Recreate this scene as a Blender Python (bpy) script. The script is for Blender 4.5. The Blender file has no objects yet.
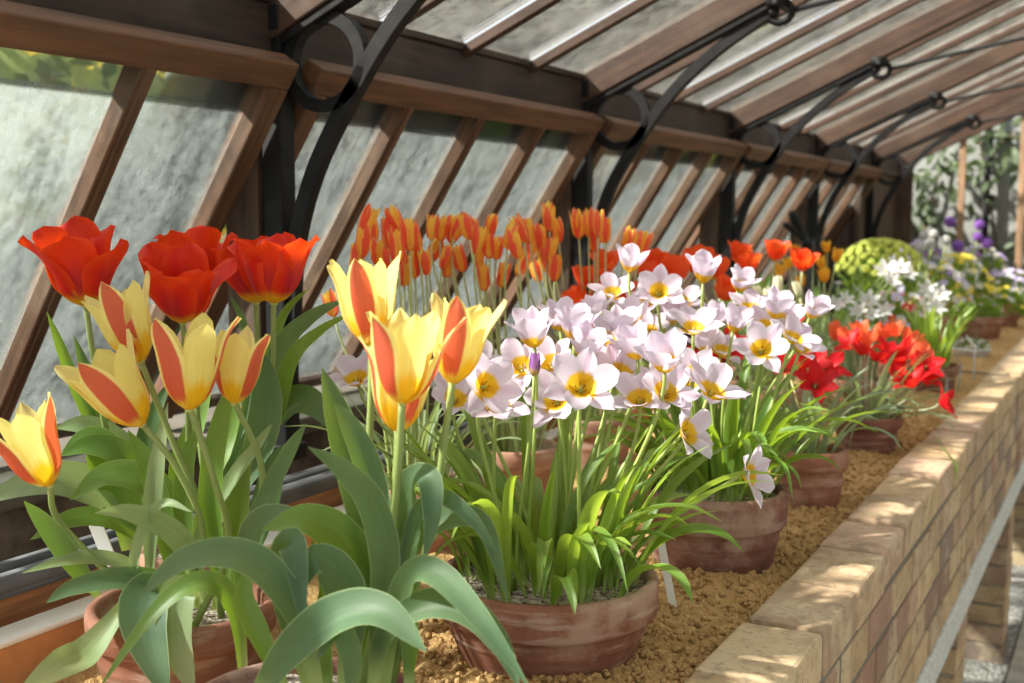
import bpy, math, random
import numpy as np
from mathutils import Vector, Matrix, noise
random.seed(7)
scn = bpy.context.scene
COL = scn.collection
PI = math.pi

# ------------------------------------------------------------------ camera
F = 1175.0
VY = 123.5
PIT = math.atan(VY / F)
PSI = math.atan(628 * math.cos(PIT) / F)
BT = 0.85                                   # top of the brick coping
CAM = Vector((0, 0, BT + .614))
FW = Vector((-math.sin(PSI) * math.cos(PIT), math.cos(PSI) * math.cos(PIT), -math.sin(PIT)))
RT = Vector((math.cos(PSI), math.sin(PSI), 0))
UP = RT.cross(FW)

def ray(x, y): return FW + RT * ((x - 512) / F) + UP * ((341.5 - y) / F)
def at(x, y, t): return CAM + ray(x, y) * t
def on_z(x, y, z):
    d = ray(x, y); return CAM + d * ((z - CAM.z) / d.z)
def on_y(x, y, Y):
    d = ray(x, y); return CAM + d * (Y / d.y)
def depth(p): return (Vector(p) - CAM).dot(FW)
def cdir(rx, uy, tow): return (RT * rx + UP * uy - FW * tow).normalized()

cd = bpy.data.cameras.new('camera')
cam = bpy.data.objects.new('camera', cd); COL.objects.link(cam)
cam.matrix_world = Matrix(((RT.x, UP.x, -FW.x, CAM.x), (RT.y, UP.y, -FW.y, CAM.y), (RT.z, UP.z, -FW.z, CAM.z), (0, 0, 0, 1)))
cd.sensor_width = 36; cd.lens = F * 36 / 1024
cd.clip_start = .02; cd.clip_end = 200
cd.dof.use_dof = True; cd.dof.focus_distance = 1.66; cd.dof.aperture_fstop = 5.0
scn.camera = cam

# ------------------------------------------------------------------ materials
class NT:
    def __init__(s, name):
        s.m = bpy.data.materials.new(name); s.m.use_nodes = True
        s.t = s.m.node_tree; s.t.nodes.clear()
        s.out = s.t.nodes.new('ShaderNodeOutputMaterial')
    def link(s, a, b): s.t.links.new(a, b)
    def put(s, sock, v):
        if isinstance(v, bpy.types.NodeSocket): s.link(v, sock)
        elif isinstance(v, (tuple, list)) and len(v) == 3 and sock.type == 'RGBA': sock.default_value = (*v, 1)
        else: sock.default_value = v
    def math(s, op, a, b=0.0, c=0.0, clamp=False):
        n = s.t.nodes.new('ShaderNodeMath'); n.operation = op; n.use_clamp = clamp
        for i, v in enumerate((a, b, c)): s.put(n.inputs[i], v)
        return n.outputs[0]
    def ss(s, v, a, b, lo=0.0, hi=1.0):
        n = s.t.nodes.new('ShaderNodeMapRange'); n.interpolation_type = 'SMOOTHSTEP'
        for k, x in (('Value', v), ('From Min', a), ('From Max', b), ('To Min', lo), ('To Max', hi)): s.put(n.inputs[k], x)
        return n.outputs[0]
    def mix(s, f, a, b, blend='MIX'):
        n = s.t.nodes.new('ShaderNodeMix'); n.data_type = 'RGBA'; n.blend_type = blend
        s.put(n.inputs[0], f); s.put(n.inputs[6], a); s.put(n.inputs[7], b)
        return n.outputs[2]
    def uv(s):
        n = s.t.nodes.new('ShaderNodeTexCoord'); x = s.t.nodes.new('ShaderNodeSeparateXYZ')
        s.link(n.outputs['UV'], x.inputs[0]); return x.outputs[0], x.outputs[1], n.outputs['UV']
    def obj(s, scale=(1, 1, 1), rot=(0, 0, 0), src='Object'):
        n = s.t.nodes.new('ShaderNodeTexCoord'); m = s.t.nodes.new('ShaderNodeMapping')
        m.inputs['Scale'].default_value = scale; m.inputs['Rotation'].default_value = rot
        s.link(n.outputs[src], m.inputs[0]); return m.outputs[0]
    def world(s, scale=(1, 1, 1), rot=(0, 0, 0), vt='POINT'):
        n = s.t.nodes.new('ShaderNodeNewGeometry'); m = s.t.nodes.new('ShaderNodeMapping'); m.vector_type = vt
        m.inputs['Scale'].default_value = scale; m.inputs['Rotation'].default_value = rot
        s.link(n.outputs['Position'], m.inputs[0]); return m.outputs[0]
    def noise(s, vec, scale=5., detail=4., rough=.55):
        n = s.t.nodes.new('ShaderNodeTexNoise')
        s.put(n.inputs['Vector'], vec); s.put(n.inputs['Scale'], scale); s.put(n.inputs['Detail'], detail); s.put(n.inputs['Roughness'], rough)
        return n.outputs['Fac']
    def vor(s, vec, scale, out='Distance'):
        n = s.t.nodes.new('ShaderNodeTexVoronoi'); s.put(n.inputs['Vector'], vec); s.put(n.inputs['Scale'], scale); return n.outputs[out]
    def attr(s, name):
        n = s.t.nodes.new('ShaderNodeAttribute'); n.attribute_name = name; return n.outputs['Color']
    def rnd(s):
        return s.t.nodes.new('ShaderNodeObjectInfo').outputs['Random']
    def bump(s, h, strength=.3, dist=.01):
        n = s.t.nodes.new('ShaderNodeBump'); s.put(n.inputs['Height'], h)
        n.inputs['Strength'].default_value = strength; n.inputs['Distance'].default_value = dist; return n.outputs[0]
    def bsdf(s, col, rough=.6, normal=None, spec=.5, metal=0.0, coat=0.0):
        n = s.t.nodes.new('ShaderNodeBsdfPrincipled')
        s.put(n.inputs['Base Color'], col); s.put(n.inputs['Roughness'], rough)
        n.inputs['Specular IOR Level'].default_value = spec; n.inputs['Metallic'].default_value = metal
        if normal: s.link(normal, n.inputs['Normal'])
        return n.outputs[0]
    def transl(s, col):
        n = s.t.nodes.new('ShaderNodeBsdfTranslucent'); s.put(n.inputs['Color'], col); return n.outputs[0]
    def shmix(s, f, a, b):
        n = s.t.nodes.new('ShaderNodeMixShader'); s.put(n.inputs[0], f); s.link(a, n.inputs[1]); s.link(b, n.inputs[2]); return n.outputs[0]
    def done(s, sh):
        s.link(sh, s.out.inputs['Surface']); return s.m

M = {}
def simple(name, col, rough=.6, spec=.5, metal=0.0, var=.25, scale=20, bump=0.0):
    n = NT(name); v = n.obj(); f = n.noise(v, scale)
    c = n.mix(n.ss(f, .3, .7), tuple(x * (1 - var) for x in col), tuple(min(1, x * (1 + var)) for x in col))
    M[name] = n.done(n.bsdf(c, rough, n.bump(f, bump, .004) if bump else None, spec, metal)); return M[name]

def wood(name, col, along, rot=(0, 0, 0), rough=.7, weather=.3):
    n = NT(name)
    sc = [1 / 26.0] * 3; sc[along] = 1 / 1.6
    v = n.world(tuple(sc), rot, 'TEXTURE')
    g = n.noise(v, 2.2, 6, .6)
    big = n.noise(n.world((1, 1, 1)), 3.2, 3)
    c = n.mix(n.ss(g, .3, .7), tuple(x * .55 for x in col), tuple(min(1, x * 1.35) for x in col))
    c = n.mix(n.math('MULTIPLY', n.ss(big, .45, .75), weather), c, (.34, .28, .21))
    M[name] = n.done(n.bsdf(c, rough, n.bump(g, .25, .004))); return M[name]

TILT = math.radians(32.7)
wood('wood_rail', (.120, .050, .020), 1, weather=.08)
wood('wood_bar', (.115, .052, .024), 2, (0, TILT, 0), weather=.12)
wood('wood_dark', (.032, .018, .011), 1, weather=.1)
wood('wood_rafter', (.050, .022, .011), 0, (0, -math.atan(.45), 0), weather=.06)
wood('wood_post', (.075, .042, .026), 2, weather=.12)
wood('wood_upstand', (.36, .155, .06), 1, weather=.1)
wood('wood_stud', (.36, .22, .13), 2, weather=.1)
simple('iron', (.008, .008, .009), .6, .25, 0, .4, 30, .2)
simple('lead', (.075, .075, .08), .55, .5, 0, .3, 12, .2)
simple('white_sunlit', (.86, .84, .79), .6, .4, 0, .06, 14)  # kerb top: sunlight put into the colour as white
simple('orange_paint', (.58, .27, .11), .65, .4, 0, .22, 9, .1)
simple('zinc', (.42, .43, .44), .4, .5, .5, .2, 30)
simple('white_plastic', (.85, .85, .84), .4, .5, 0, .03, 10)
simple('black_plastic', (.02, .02, .022), .4)
simple('concrete', (.58, .59, .58), .85, .3, 0, .2, 60, .4)
simple('slab', (.42, .39, .34), .85, .3, 0, .18, 12, .3)
simple('dark_stone', (.10, .085, .07), .9, .2, 0, .5, 10, .5)
simple('sill_stone', (.10, .092, .075), .9, .2, 0, .2, 10, .3)
simple('anther', (.75, .52, .05), .7)
simple('anther_dark', (.10, .07, .02), .7)
simple('pistil', (.50, .55, .18), .6)
simple('garden_soil', (.16, .17, .09), .9, .2, 0, .4, 2)
simple('bark', (.12, .08, .05), .9, .2, 0, .3, 20)
simple('stick', (.20, .16, .12), .8)
simple('stone_pot', (.62, .58, .54), .85, .3, 0, .12, 30, .3)

def mk_limewash():
    n = NT('limewash'); v = n.world(); f = n.noise(v, 1.3, 5); g = n.noise(v, 14, 4)
    c = n.mix(n.ss(f, .3, .75), (.19, .205, .195), (.24, .255, .245))
    c = n.mix(n.math('MULTIPLY', n.ss(g, .55, .8), .3), c, (.50, .52, .47))
    M['limewash'] = n.done(n.bsdf(c, .9, n.bump(g, .15, .005), .2))
mk_limewash()

def mk_terracotta():
    for nm, a, b, salt in (('terracotta', (.22, .085, .055), (.35, .16, .105), .5), ('terracotta_dark', (.17, .07, .052), (.27, .125, .092), .4), ('terracotta_pink', (.33, .16, .11), (.46, .25, .18), .45)):
        n = NT(nm); v = n.world(); f = n.noise(v, 9, 6, .65); g = n.noise(n.world((2, 2, 14)), 5, 4); h = n.noise(v, 140, 2)
        c = n.mix(n.ss(f, .3, .7), a, b)
        c = n.mix(n.math('MULTIPLY', n.ss(g, .52, .72), salt), c, (.58, .46, .38))
        c = n.mix(n.math('MULTIPLY', n.ss(n.noise(v, 4.5, 6, .7), .52, .66), .5), c, (.50, .38, .30))
        c = n.mix(n.math('MULTIPLY', n.ss(n.noise(v, 22, 5), .56, .75), .45), c, tuple(x * .45 for x in a))
        M[nm] = n.done(n.bsdf(c, .85, n.bump(n.math('ADD', h, f), .25, .003), .25))
mk_terracotta()

def mk_sand():
    n = NT('sand'); v = n.world(); f = n.noise(v, 6, 4); g = n.noise(v, 150, 3); h = n.vor(v, 210)
    c = n.mix(n.ss(f, .3, .7), (.45, .275, .115), (.60, .385, .175))
    c = n.mix(n.ss(g, .25, .75), tuple(x for x in (.36, .21, .08)), c)
    c = n.mix(n.math('MULTIPLY', n.ss(h, .5, .1), .25), c, (.72, .50, .25))
    M['sand'] = n.done(n.bsdf(c, .95, n.bump(n.math('ADD', g, h), .6, .004), .15))
    n = NT('soil'); v = n.world(); g = n.vor(v, 160, 'Color'); x = n.t.nodes.new('ShaderNodeSeparateColor'); n.link(g, x.inputs[0])
    c = n.mix(x.outputs[0], (.17, .13, .095), (.60, .52, .43)); c = n.mix(n.ss(n.noise(v, 60, 3), .36, .46), (.10, .075, .055), c)
    M['soil'] = n.done(n.bsdf(c, .95, n.bump(n.vor(v, 160), .8, .006), .2))
    n = NT('gravel'); v = n.world(); g = n.vor(v, 55, 'Color'); x = n.t.nodes.new('ShaderNodeSeparateColor'); n.link(g, x.inputs[0])
    c = n.mix(x.outputs[0], (.16, .15, .14), (.52, .50, .47))
    M['gravel'] = n.done(n.bsdf(c, .9, n.bump(n.vor(v, 55), 1, .015), .2))
mk_sand()

def mk_brick():
    n = NT('brick'); v = n.world(); f = n.noise(v, 13, 6, .65); g = n.noise(v, 90, 3)
    c = n.attr('tint')
    c = n.mix(n.math('MULTIPLY', n.ss(f, .45, .62), .45), c, (.25, .17, .10))
    c = n.mix(n.math('MULTIPLY', n.ss(n.noise(v, 7, 5, .7), .5, .62), .55), c, (.60, .48, .33))
    c = n.mix(n.math('MULTIPLY', n.ss(n.noise(n.world((1, 1, 2.2)), 19, 5, .7), .56, .66), .5), c, (.20, .16, .12))
    c = n.mix(n.math('MULTIPLY', n.ss(g, .55, .68), .4), c, (.22, .15, .09))
    M['brick'] = n.done(n.bsdf(c, .9, n.bump(n.math('ADD', f, g), .35, .004), .2))
    n = NT('mortar'); v = n.world(); f = n.noise(v, 80, 4)
    M['mortar'] = n.done(n.bsdf(n.mix(f, (.13, .115, .095), (.26, .235, .20)), .95, n.bump(f, .4, .003), .1))
mk_brick()

def mk_glass(name, lo, hi, tint, haze, sc=1.0, extra=None):
    # dirty horticultural glass: clear transmission, a film of grime that scatters daylight, a weak reflection
    n = NT(name); v = n.world()
    tr = n.t.nodes.new('ShaderNodeBsdfTransparent'); tr.inputs[0].default_value = (*tint, 1)
    f = n.noise(v, 3.5 * sc, 7, .72); g = n.noise(n.world((5, 12, 1.0)), 3, 5, .7); k = n.noise(v, 38, 5, .75)
    d = n.math('ADD', n.math('MULTIPLY', f, .45), n.math('MULTIPLY', g, .25)); d = n.math('ADD', d, n.math('MULTIPLY', k, .30))
    fac = n.ss(d, .40, .60, lo, hi)
    film = n.shmix(.35, n.transl(haze), n.bsdf(haze, .9, None, .1))
    a = n.shmix(fac, tr.outputs[0], film)
    gl = n.t.nodes.new('ShaderNodeBsdfGlossy'); gl.inputs['Roughness'].default_value = .08
    fr = n.t.nodes.new('ShaderNodeFresnel'); fr.inputs[0].default_value = 1.3
    M[name] = n.done(n.shmix(fr.outputs[0], a, gl.outputs[0]))
mk_glass('glass_clear', .02, .14, (.95, .97, .96), (.40, .43, .40))
mk_glass('glass_side', .10, .46, (.90, .95, .95), (.40, .44, .435))
mk_glass('glass_roof', .05, .25, (.96, .97, .96), (.64, .66, .61))

def petal_mat(name, build, tl=.4, rough=.5, spec=.3):
    n = NT(name); u, v, uv = n.uv()
    U = n.math('ABSOLUTE', n.math('MULTIPLY', n.math('SUBTRACT', u, .5), 2))
    st = n.t.nodes.new('ShaderNodeMapping'); st.inputs['Scale'].default_value = (26, 1.2, 1); n.link(uv, st.inputs[0])
    streak = n.noise(st.outputs[0], 1.0, 3)
    c, tc = build(n, U, v, streak)
    if isinstance(c, tuple):
        q = n.t.nodes.new('ShaderNodeRGB'); q.outputs[0].default_value = (*c, 1); c = q.outputs[0]
    dark = n.ss(streak, .25, .75, .86, 1.06)
    hv = n.t.nodes.new('ShaderNodeHueSaturation'); n.link(dark, hv.inputs['Value']); n.link(c, hv.inputs['Color'])
    c = hv.outputs[0]
    b = n.bsdf(c, rough, n.bump(streak, .12, .002), spec)
    M[name] = n.done(n.shmix(tl, b, n.transl(tc))); return M[name]

def b_lilac(n, U, v, s):
    e = n.math('ADD', v, n.math('MULTIPLY', n.math('SUBTRACT', s, .5), .12)); e = n.math('ADD', e, n.math('MULTIPLY', U, .07))
    f = n.ss(e, .36, .46)
    pale = n.mix(n.ss(U, .2, 1), (.70, .59, .74), (.80, .75, .84))
    c = n.mix(f, (.80, .50, .02), pale); t = n.mix(f, (.90, .60, .03), (.86, .77, .90))
    return c, t
petal_mat('petal_lilac', b_lilac, .42)
def b_lilac_out(n, U, v, s):
    e = n.math('ADD', v, n.math('MULTIPLY', n.math('SUBTRACT', s, .5), .12))
    f = n.ss(e, .33, .46)
    pale = n.mix(n.ss(U, .0, .9), (.68, .52, .69), (.80, .74, .84))
    c = n.mix(f, (.76, .48, .04), pale); t = n.mix(f, (.90, .62, .06), (.84, .74, .88))
    return c, t
petal_mat('petal_lilac_outer', b_lilac_out, .42)
def b_yel(n, U, v, s):
    e = n.math('ADD', v, n.math('MULTIPLY', n.math('SUBTRACT', s, .5), .14)); e = n.math('ADD', e, n.math('MULTIPLY', U, .10))
    f = n.ss(e, .32, .48)
    c = n.mix(f, (.90, .56, .02), (.88, .75, .24)); t = n.mix(f, (.95, .60, .02), (.95, .86, .30))
    return c, t
petal_mat('petal_yellow', b_yel, .45)
def b_flame(n, U, v, s):
    # broad red flame on the back of a yellow petal; the flame stops short of the yellow margin and base
    wv = n.math('ADD', .78, n.math('MULTIPLY', n.math('SUBTRACT', s, .5), .12))
    m = n.ss(U, wv, n.math('SUBTRACT', wv, .12))
    base = n.ss(n.math('ADD', v, n.math('MULTIPLY', n.math('SUBTRACT', s, .5), .25)), .10, .22)
    m = n.math('MULTIPLY', m, base)
    y = n.mix(n.ss(v, .2, .5), (.90, .60, .04), (.90, .78, .30))
    red = n.mix(v, (.64, .085, .045), (.62, .15, .10))
    bf = n.t.nodes.new('ShaderNodeNewGeometry').outputs['Backfacing']
    m = n.math('MULTIPLY', m, n.math('SUBTRACT', 1.0, n.math('MULTIPLY', bf, .88)))
    c = n.mix(m, y, red); t = n.mix(m, (.95, .84, .30), (.80, .17, .06))
    return c, t
petal_mat('petal_flame', b_flame, .36)
def b_orange(n, U, v, s):
    m = n.ss(U, .96, .72)
    c = n.mix(m, (1, .74, .14), (.86, .11, .075)); t = n.mix(m, (1, .80, .18), (1, .27, .14))
    return c, t
petal_mat('petal_orange', b_orange, .62)
def b_orange_in(n, U, v, s):
    return n.mix(n.ss(U, .6, .1), (1, .74, .14), (1, .50, .08)), (1, .72, .12)
petal_mat('petal_orange_inner', b_orange_in, .62)
def b_red(n, U, v, s):
    f = n.ss(n.math('ADD', v, n.math('MULTIPLY', n.math('SUBTRACT', s, .5), .16)), .15, .32)
    body = n.mix(n.math('MULTIPLY', n.ss(U, .6, .15), n.ss(v, .8, .45)), n.mix(n.ss(U, .5, 1), (.68, .022, .010), (.80, .07, .015)), (.34, .012, .045))
    return n.mix(f, (.80, .48, .02), body), n.mix(f, (.9, .55, .02), (.96, .085, .008))
petal_mat('petal_red', b_red, .38)
def b_scar(n, U, v, s):
    f = n.ss(v, .06, .2)
    return n.mix(f, (.80, .40, .02), (.88, .10, .025)), n.mix(f, (.9, .5, .02), (.98, .15, .02))
petal_mat('petal_scarlet', b_scar, .42)
def b_crim(n, U, v, s):
    f = n.ss(v, .04, .12)
    return n.mix(f, (.10, .03, .02), (.54, .007, .015)), n.mix(f, (.2, .03, .02), (.92, .03, .02))
petal_mat('petal_crimson', b_crim, .4)
def b_coral(n, U, v, s): return (.86, .16, .07), (.96, .22, .08)
petal_mat('petal_coral', b_coral, .42)
def b_white(n, U, v, s): return (.74, .74, .74), (.80, .80, .78)
petal_mat('petal_white', b_white, .4)
def b_ivory(n, U, v, s): return n.mix(n.ss(v, 0, .5), (.45, .55, .25), (.82, .80, .62)), (.85, .84, .6)
petal_mat('petal_ivory', b_ivory, .4)
def b_purple(n, U, v, s):
    return n.mix(n.ss(v, .15, .5), (.70, .50, .08), (.36, .16, .46)), (.55, .25, .55)
petal_mat('petal_purple', b_purple, .4)
def b_gold(n, U, v, s): return n.mix(n.ss(U, .4, .8), (.93, .30, .03), (.93, .60, .04)), (.95, .6, .05)
petal_mat('petal_gold', b_gold, .42)
for nm, c in (('bloom_mauve', (.62, .56, .84)), ('bloom_pink', (.80, .55, .66)), ('bloom_yellow', (.88, .74, .10)), ('bloom_white', (.70, .70, .70)), ('bloom_violet', (.32, .13, .58)), ('bloom_lime', (.82, .86, .20)), ('bloom_red', (.7, .06, .05))):
    def bb(n, U, v, s, c=c): return c, c
    petal_mat(nm, bb, .35)

def leaf_mat(name, a, b, tcol, tl=.34, rough=.42, spec=.4, edge=None):
    n = NT(name); u, v, uv = n.uv()
    st = n.t.nodes.new('ShaderNodeMapping'); st.inputs['Scale'].default_value = (30, .7, 1); n.link(uv, st.inputs[0])
    vein = n.noise(st.outputs[0], 1.0, 2)
    blot = n.noise(n.world(), 9, 3)
    c = n.mix(n.ss(blot, .3, .7), a, b)
    dv = n.ss(vein, .25, .75, .82, 1.12)
    dv = n.math('MULTIPLY', dv, n.math('ADD', .86, n.math('MULTIPLY', n.rnd(), .3)))
    hv = n.t.nodes.new('ShaderNodeHueSaturation'); n.link(dv, hv.inputs['Value']); n.link(c, hv.inputs['Color'])
    c = n.mix(n.ss(v, .0, .16), (.46, .54, .22), hv.outputs[0])
    U = n.math('ABSOLUTE', n.math('MULTIPLY', n.math('SUBTRACT', u, .5), 2))
    if edge: c = n.mix(n.math('MULTIPLY', n.ss(U, .93, 1.0), .6), c, edge)
    M[name] = n.done(n.shmix(tl, n.bsdf(c, rough, n.bump(vein, .15, .003), spec), n.transl(tcol)))
leaf_mat('leaf_blue', (.060, .120, .070), (.105, .180, .098), (.30, .48, .035), .30, .48, .3, (.55, .66, .35))
leaf_mat('leaf_green', (.075, .17, .025), (.14, .25, .045), (.42, .62, .03), .34, .38, .5, (.5, .62, .2))
leaf_mat('leaf_bright', (.12, .235, .03), (.22, .34, .06), (.50, .68, .06), .36, .38, .5)
leaf_mat('leaf_grey', (.15, .22, .14), (.25, .32, .20), (.38, .52, .14), .28, .5, .4)
leaf_mat('leaf_pale', (.20, .29, .13), (.32, .40, .22), (.55, .68, .2), .3, .45, .4)
leaf_mat('leaf_dark', (.05, .11, .04), (.10, .18, .06), (.2, .35, .04), .28, .4, .4)
leaf_mat('leaf_vine', (.055, .085, .045), (.10, .14, .075), (.16, .24, .06), .25, .5, .3)
leaf_mat('leaf_garden', (.09, .13, .08), (.15, .19, .11), (.22, .30, .10), .35, .6, .2)
leaf_mat('leaf_garden_red', (.55, .10, .05), (.7, .2, .1), (.7, .2, .08), .35, .6, .2)
leaf_mat('leaf_garden_yellow', (.72, .55, .07), (.8, .65, .15), (.8, .65, .1), .35, .6, .2)
def mk_stem(name, a, b):
    n = NT(name); u, v, uv = n.uv()
    M[name] = n.done(n.shmix(.18, n.bsdf(n.mix(v, a, b), .45, None, .4), n.transl(b)))
mk_stem('stem', (.24, .34, .09), (.30, .38, .13))
mk_stem('stem_bright', (.28, .42, .06), (.40, .49, .15))
mk_stem('stem_pale', (.42, .52, .16), (.58, .60, .32))
mk_stem('stem_grey', (.40, .45, .28), (.46, .50, .34))

# ------------------------------------------------------------------ mesh building
class MB:
    def __init__(s): s.v = []; s.f = []; s.uv = []; s.mi = []; s.tint = []; s.cur = 0; s.ct = (1, 1, 1)
    def add(s, verts, faces, uvs=None):
        b = len(s.v); s.v += [tuple(p) for p in verts]
        s.uv += list(uvs) if uvs else [(0, 0)] * len(verts)
        for f in faces:
            s.f.append([b + i for i in f]); s.mi.append(s.cur); s.tint.append(s.ct)
    def grid(s, P, UV=None):                         # P: list of rows of points
        r, c = len(P), len(P[0])
        s.add([p for row in P for p in row], [(i * c + j, i * c + j + 1, (i + 1) * c + j + 1, (i + 1) * c + j) for i in range(r - 1) for j in range(c - 1)],
              [q for row in UV for q in row] if UV else None)
    def box(s, x0, x1, y0, y1, z0, z1):
        s.obox((0, 0, 0), (1, 0, 0), (0, 1, 0), (0, 0, 1), x0, x1, y0, y1, z0, z1)
    def obox(s, o, ax, ay, az, x0, x1, y0, y1, z0, z1):
        o, ax, ay, az = map(Vector, (o, ax, ay, az))
        p = [o + ax * x + ay * y + az * z for x in (x0, x1) for y in (y0, y1) for z in (z0, z1)]
        s.add(p, [(0, 1, 3, 2), (4, 6, 7, 5), (0, 4, 5, 1), (2, 3, 7, 6), (0, 2, 6, 4), (1, 5, 7, 3)])
    def tube(s, pts, r, n=8, caps=True, flat=1.0):
        pts = [Vector(p) for p in pts]; k = len(pts)
        rr = r if isinstance(r, (list, tuple)) else [r] * k
        T0 = (pts[1] - pts[0]).normalized()
        S = T0.cross(Vector((0, 0, 1)))
        if S.length < .05: S = T0.cross(Vector((0, 1, 0)))
        S.normalize(); rows = []; uvs = []
        for i in range(k):
            T = (pts[min(i + 1, k - 1)] - pts[max(i - 1, 0)]).normalized()
            S = (S - T * S.dot(T)).normalized(); N = T.cross(S)
            rows.append([pts[i] + (S * math.cos(a) + N * math.sin(a) * flat) * rr[i] for a in (2 * PI * j / n for j in range(n))])
            uvs.append([(j / n, i / (k - 1)) for j in range(n)])
        fs = [(i * n + j, i * n + (j + 1) % n, (i + 1) * n + (j + 1) % n, (i + 1) * n + j) for i in range(k - 1) for j in range(n)]
        if caps: fs += [tuple(range(n - 1, -1, -1)), tuple((k - 1) * n + j for j in range(n))]
        s.add([p for row in rows for p in row], fs, [q for row in uvs for q in row])
    def lathe(s, prof, n=48, cx=0, cy=0, closed=False, wob=0.0):
        k = len(prof); vs = []
        for i, (r, z) in enumerate(prof):
            for j in range(n):
                a = 2 * PI * j / n; q = 1 + wob * noise.noise((math.cos(a) * 1.3, math.sin(a) * 1.3, z * 9))
                vs.append((cx + r * q * math.cos(a), cy + r * q * math.sin(a), z))
        s.add(vs, [(i * n + j, i * n + (j + 1) % n, (i + 1) * n + (j + 1) % n, (i + 1) * n + j) for i in range(k - 1) for j in range(n)],
              [(j / n, i / (k - 1)) for i in range(k) for j in range(n)])
    def ball(s, c, r, n=8, m=6, sz=1.0):
        c = Vector(c); vs = []; 
        for i in range(m + 1):
            th = PI * i / m
            for j in range(n):
                a = 2 * PI * j / n; vs.append(c + Vector((math.sin(th) * math.cos(a) * r, math.sin(th) * math.sin(a) * r, -math.cos(th) * r * sz)))
        s.add(vs, [(i * n + j, i * n + (j + 1) % n, (i + 1) * n + (j + 1) % n, (i + 1) * n + j) for i in range(m) for j in range(n)])
    def mesh(s, name, mats, smooth=True, tint=False):
        me = bpy.data.meshes.new(name); me.from_pydata(s.v, [], s.f)
        for m in (mats if isinstance(mats, (list, tuple)) else [mats]): me.materials.append(M[m])
        me.polygons.foreach_set('material_index', s.mi)
        if smooth: me.polygons.foreach_set('use_smooth', [True] * len(s.f))
        ul = me.uv_layers.new(name='UVMap'); li = np.empty(len(me.loops), dtype=np.int32); me.loops.foreach_get('vertex_index', li)
        ul.data.foreach_set('uv', np.array(s.uv, dtype=np.float32)[li].ravel())
        if tint:
            ca = me.color_attributes.new('tint', 'FLOAT_COLOR', 'CORNER'); k = 0
            cols = np.ones((len(me.loops), 4), dtype=np.float32)
            for f, t in zip(s.f, s.tint):
                cols[k:k + len(f), :3] = t; k += len(f)
            ca.data.foreach_set('color', cols.ravel())
        me.update(); return me
    def build(s, name, mats, parent=None, smooth=False, bevel=0.0, tint=False):
        return link(name, s.mesh(name, mats, smooth, tint), parent, bevel)

def link(name, me, parent=None, bevel=0.0):
    o = bpy.data.objects.new(name, me); COL.objects.link(o)
    if parent:
        o.parent = parent
        w = Vector((0, 0, 0)); q = parent
        while q: w += q.location; q = q.parent
        o.location = -w                               # meshes are in scene coordinates
    if bevel:
        b = o.modifiers.new('bevel', 'BEVEL'); b.width = bevel; b.segments = 2; b.limit_method = 'ANGLE'
    return o
def tag(o, label, cat, group=None, kind=None):
    o['label'] = label; o['category'] = cat
    if group: o['group'] = group
    if kind: o['kind'] = kind
    return o
def thing(name, label, cat, loc, group=None):
    o = bpy.data.objects.new(name, None); COL.objects.link(o); o.location = loc; o.empty_display_size = .05
    return tag(o, label, cat, group)
def struct(o, label=None, cat=None):
    o['kind'] = 'structure'
    if label: o['label'] = label
    if cat: o['category'] = cat
    return o
def structure(name, label, cat, loc):
    o = bpy.data.objects.new(name, None); COL.objects.link(o); o.location = loc
    return struct(o, label, cat)

def lerp_list(L, v):
    x = v * (len(L) - 1); i = min(int(x), len(L) - 2); f = x - i
    return L[i] * (1 - f) + L[i + 1] * f
def prof_at(P, v):
    for (a, wa), (b, wb) in zip(P, P[1:]):
        if v <= b:
            f = (v - a) / (b - a); f = f * f * (3 - 2 * f) if wb < 0 else f
            return wa + (wb - wa) * f
    return P[-1][1]
def crom(pts, n):
    pts = [Vector(p) for p in pts]; k = len(pts)
    if k == 2: return [pts[0].lerp(pts[1], i / n) for i in range(n + 1)]
    e = [pts[0] * 2 - pts[1]] + pts + [pts[-1] * 2 - pts[-2]]; out = []
    for i in range(n + 1):
        x = i / n * (k - 1); j = min(int(x), k - 2); t = x - j
        a, b, c, d = e[j], e[j + 1], e[j + 2], e[j + 3]
        out.append(.5 * ((2 * b) + (c - a) * t + (2 * a - 5 * b + 4 * c - d) * t * t + (3 * b - a - 3 * c + d) * t ** 3))
    return out

# ------------------------------------------------------------------ petals and blooms
def petal_mesh(name, mat, L, W, prof, th, R, ripple=0.0, nv=12, nu=8, r0=.002, seed=0, twist=0.0, tipcurl=0.0):
    mb = MB(); rows = []; uvs = []; rho, z = r0, 0.0
    for i in range(nv + 1):
        v = i / nv; t = math.radians(lerp_list(th, v)); w = max(.0012, W * prof_at(prof, v))
        Rv = lerp_list(R, v) if isinstance(R, (list, tuple)) else R
        row = []
        for j in range(nu + 1):
            u = -1 + 2 * j / nu; a = max(-2.4, min(2.4, u * w / 2 / Rv))
            lat = Rv * math.sin(a); inn = Rv * (1 - math.cos(a))
            rp = ripple * abs(u) * v * math.sin(v * 9 + seed * 2.1 + (1.7 if u > 0 else 0)) * L
            rp += ripple * .6 * v * v * L * math.sin(u * 4.0 + seed)
            inn += rp + tipcurl * L * max(0, v - .7) ** 2 * (1 - u * u)
            lat += twist * v * v * L
            row.append((rho - inn * math.cos(t), lat, z + inn * math.sin(t)))
        rows.append(row); uvs.append([(j / nu, v) for j in range(nu + 1)])
        rho += math.sin(t) * L / nv; z += math.cos(t) * L / nv
    mb.grid(rows, uvs); return mb.mesh(name, mat)

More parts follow.
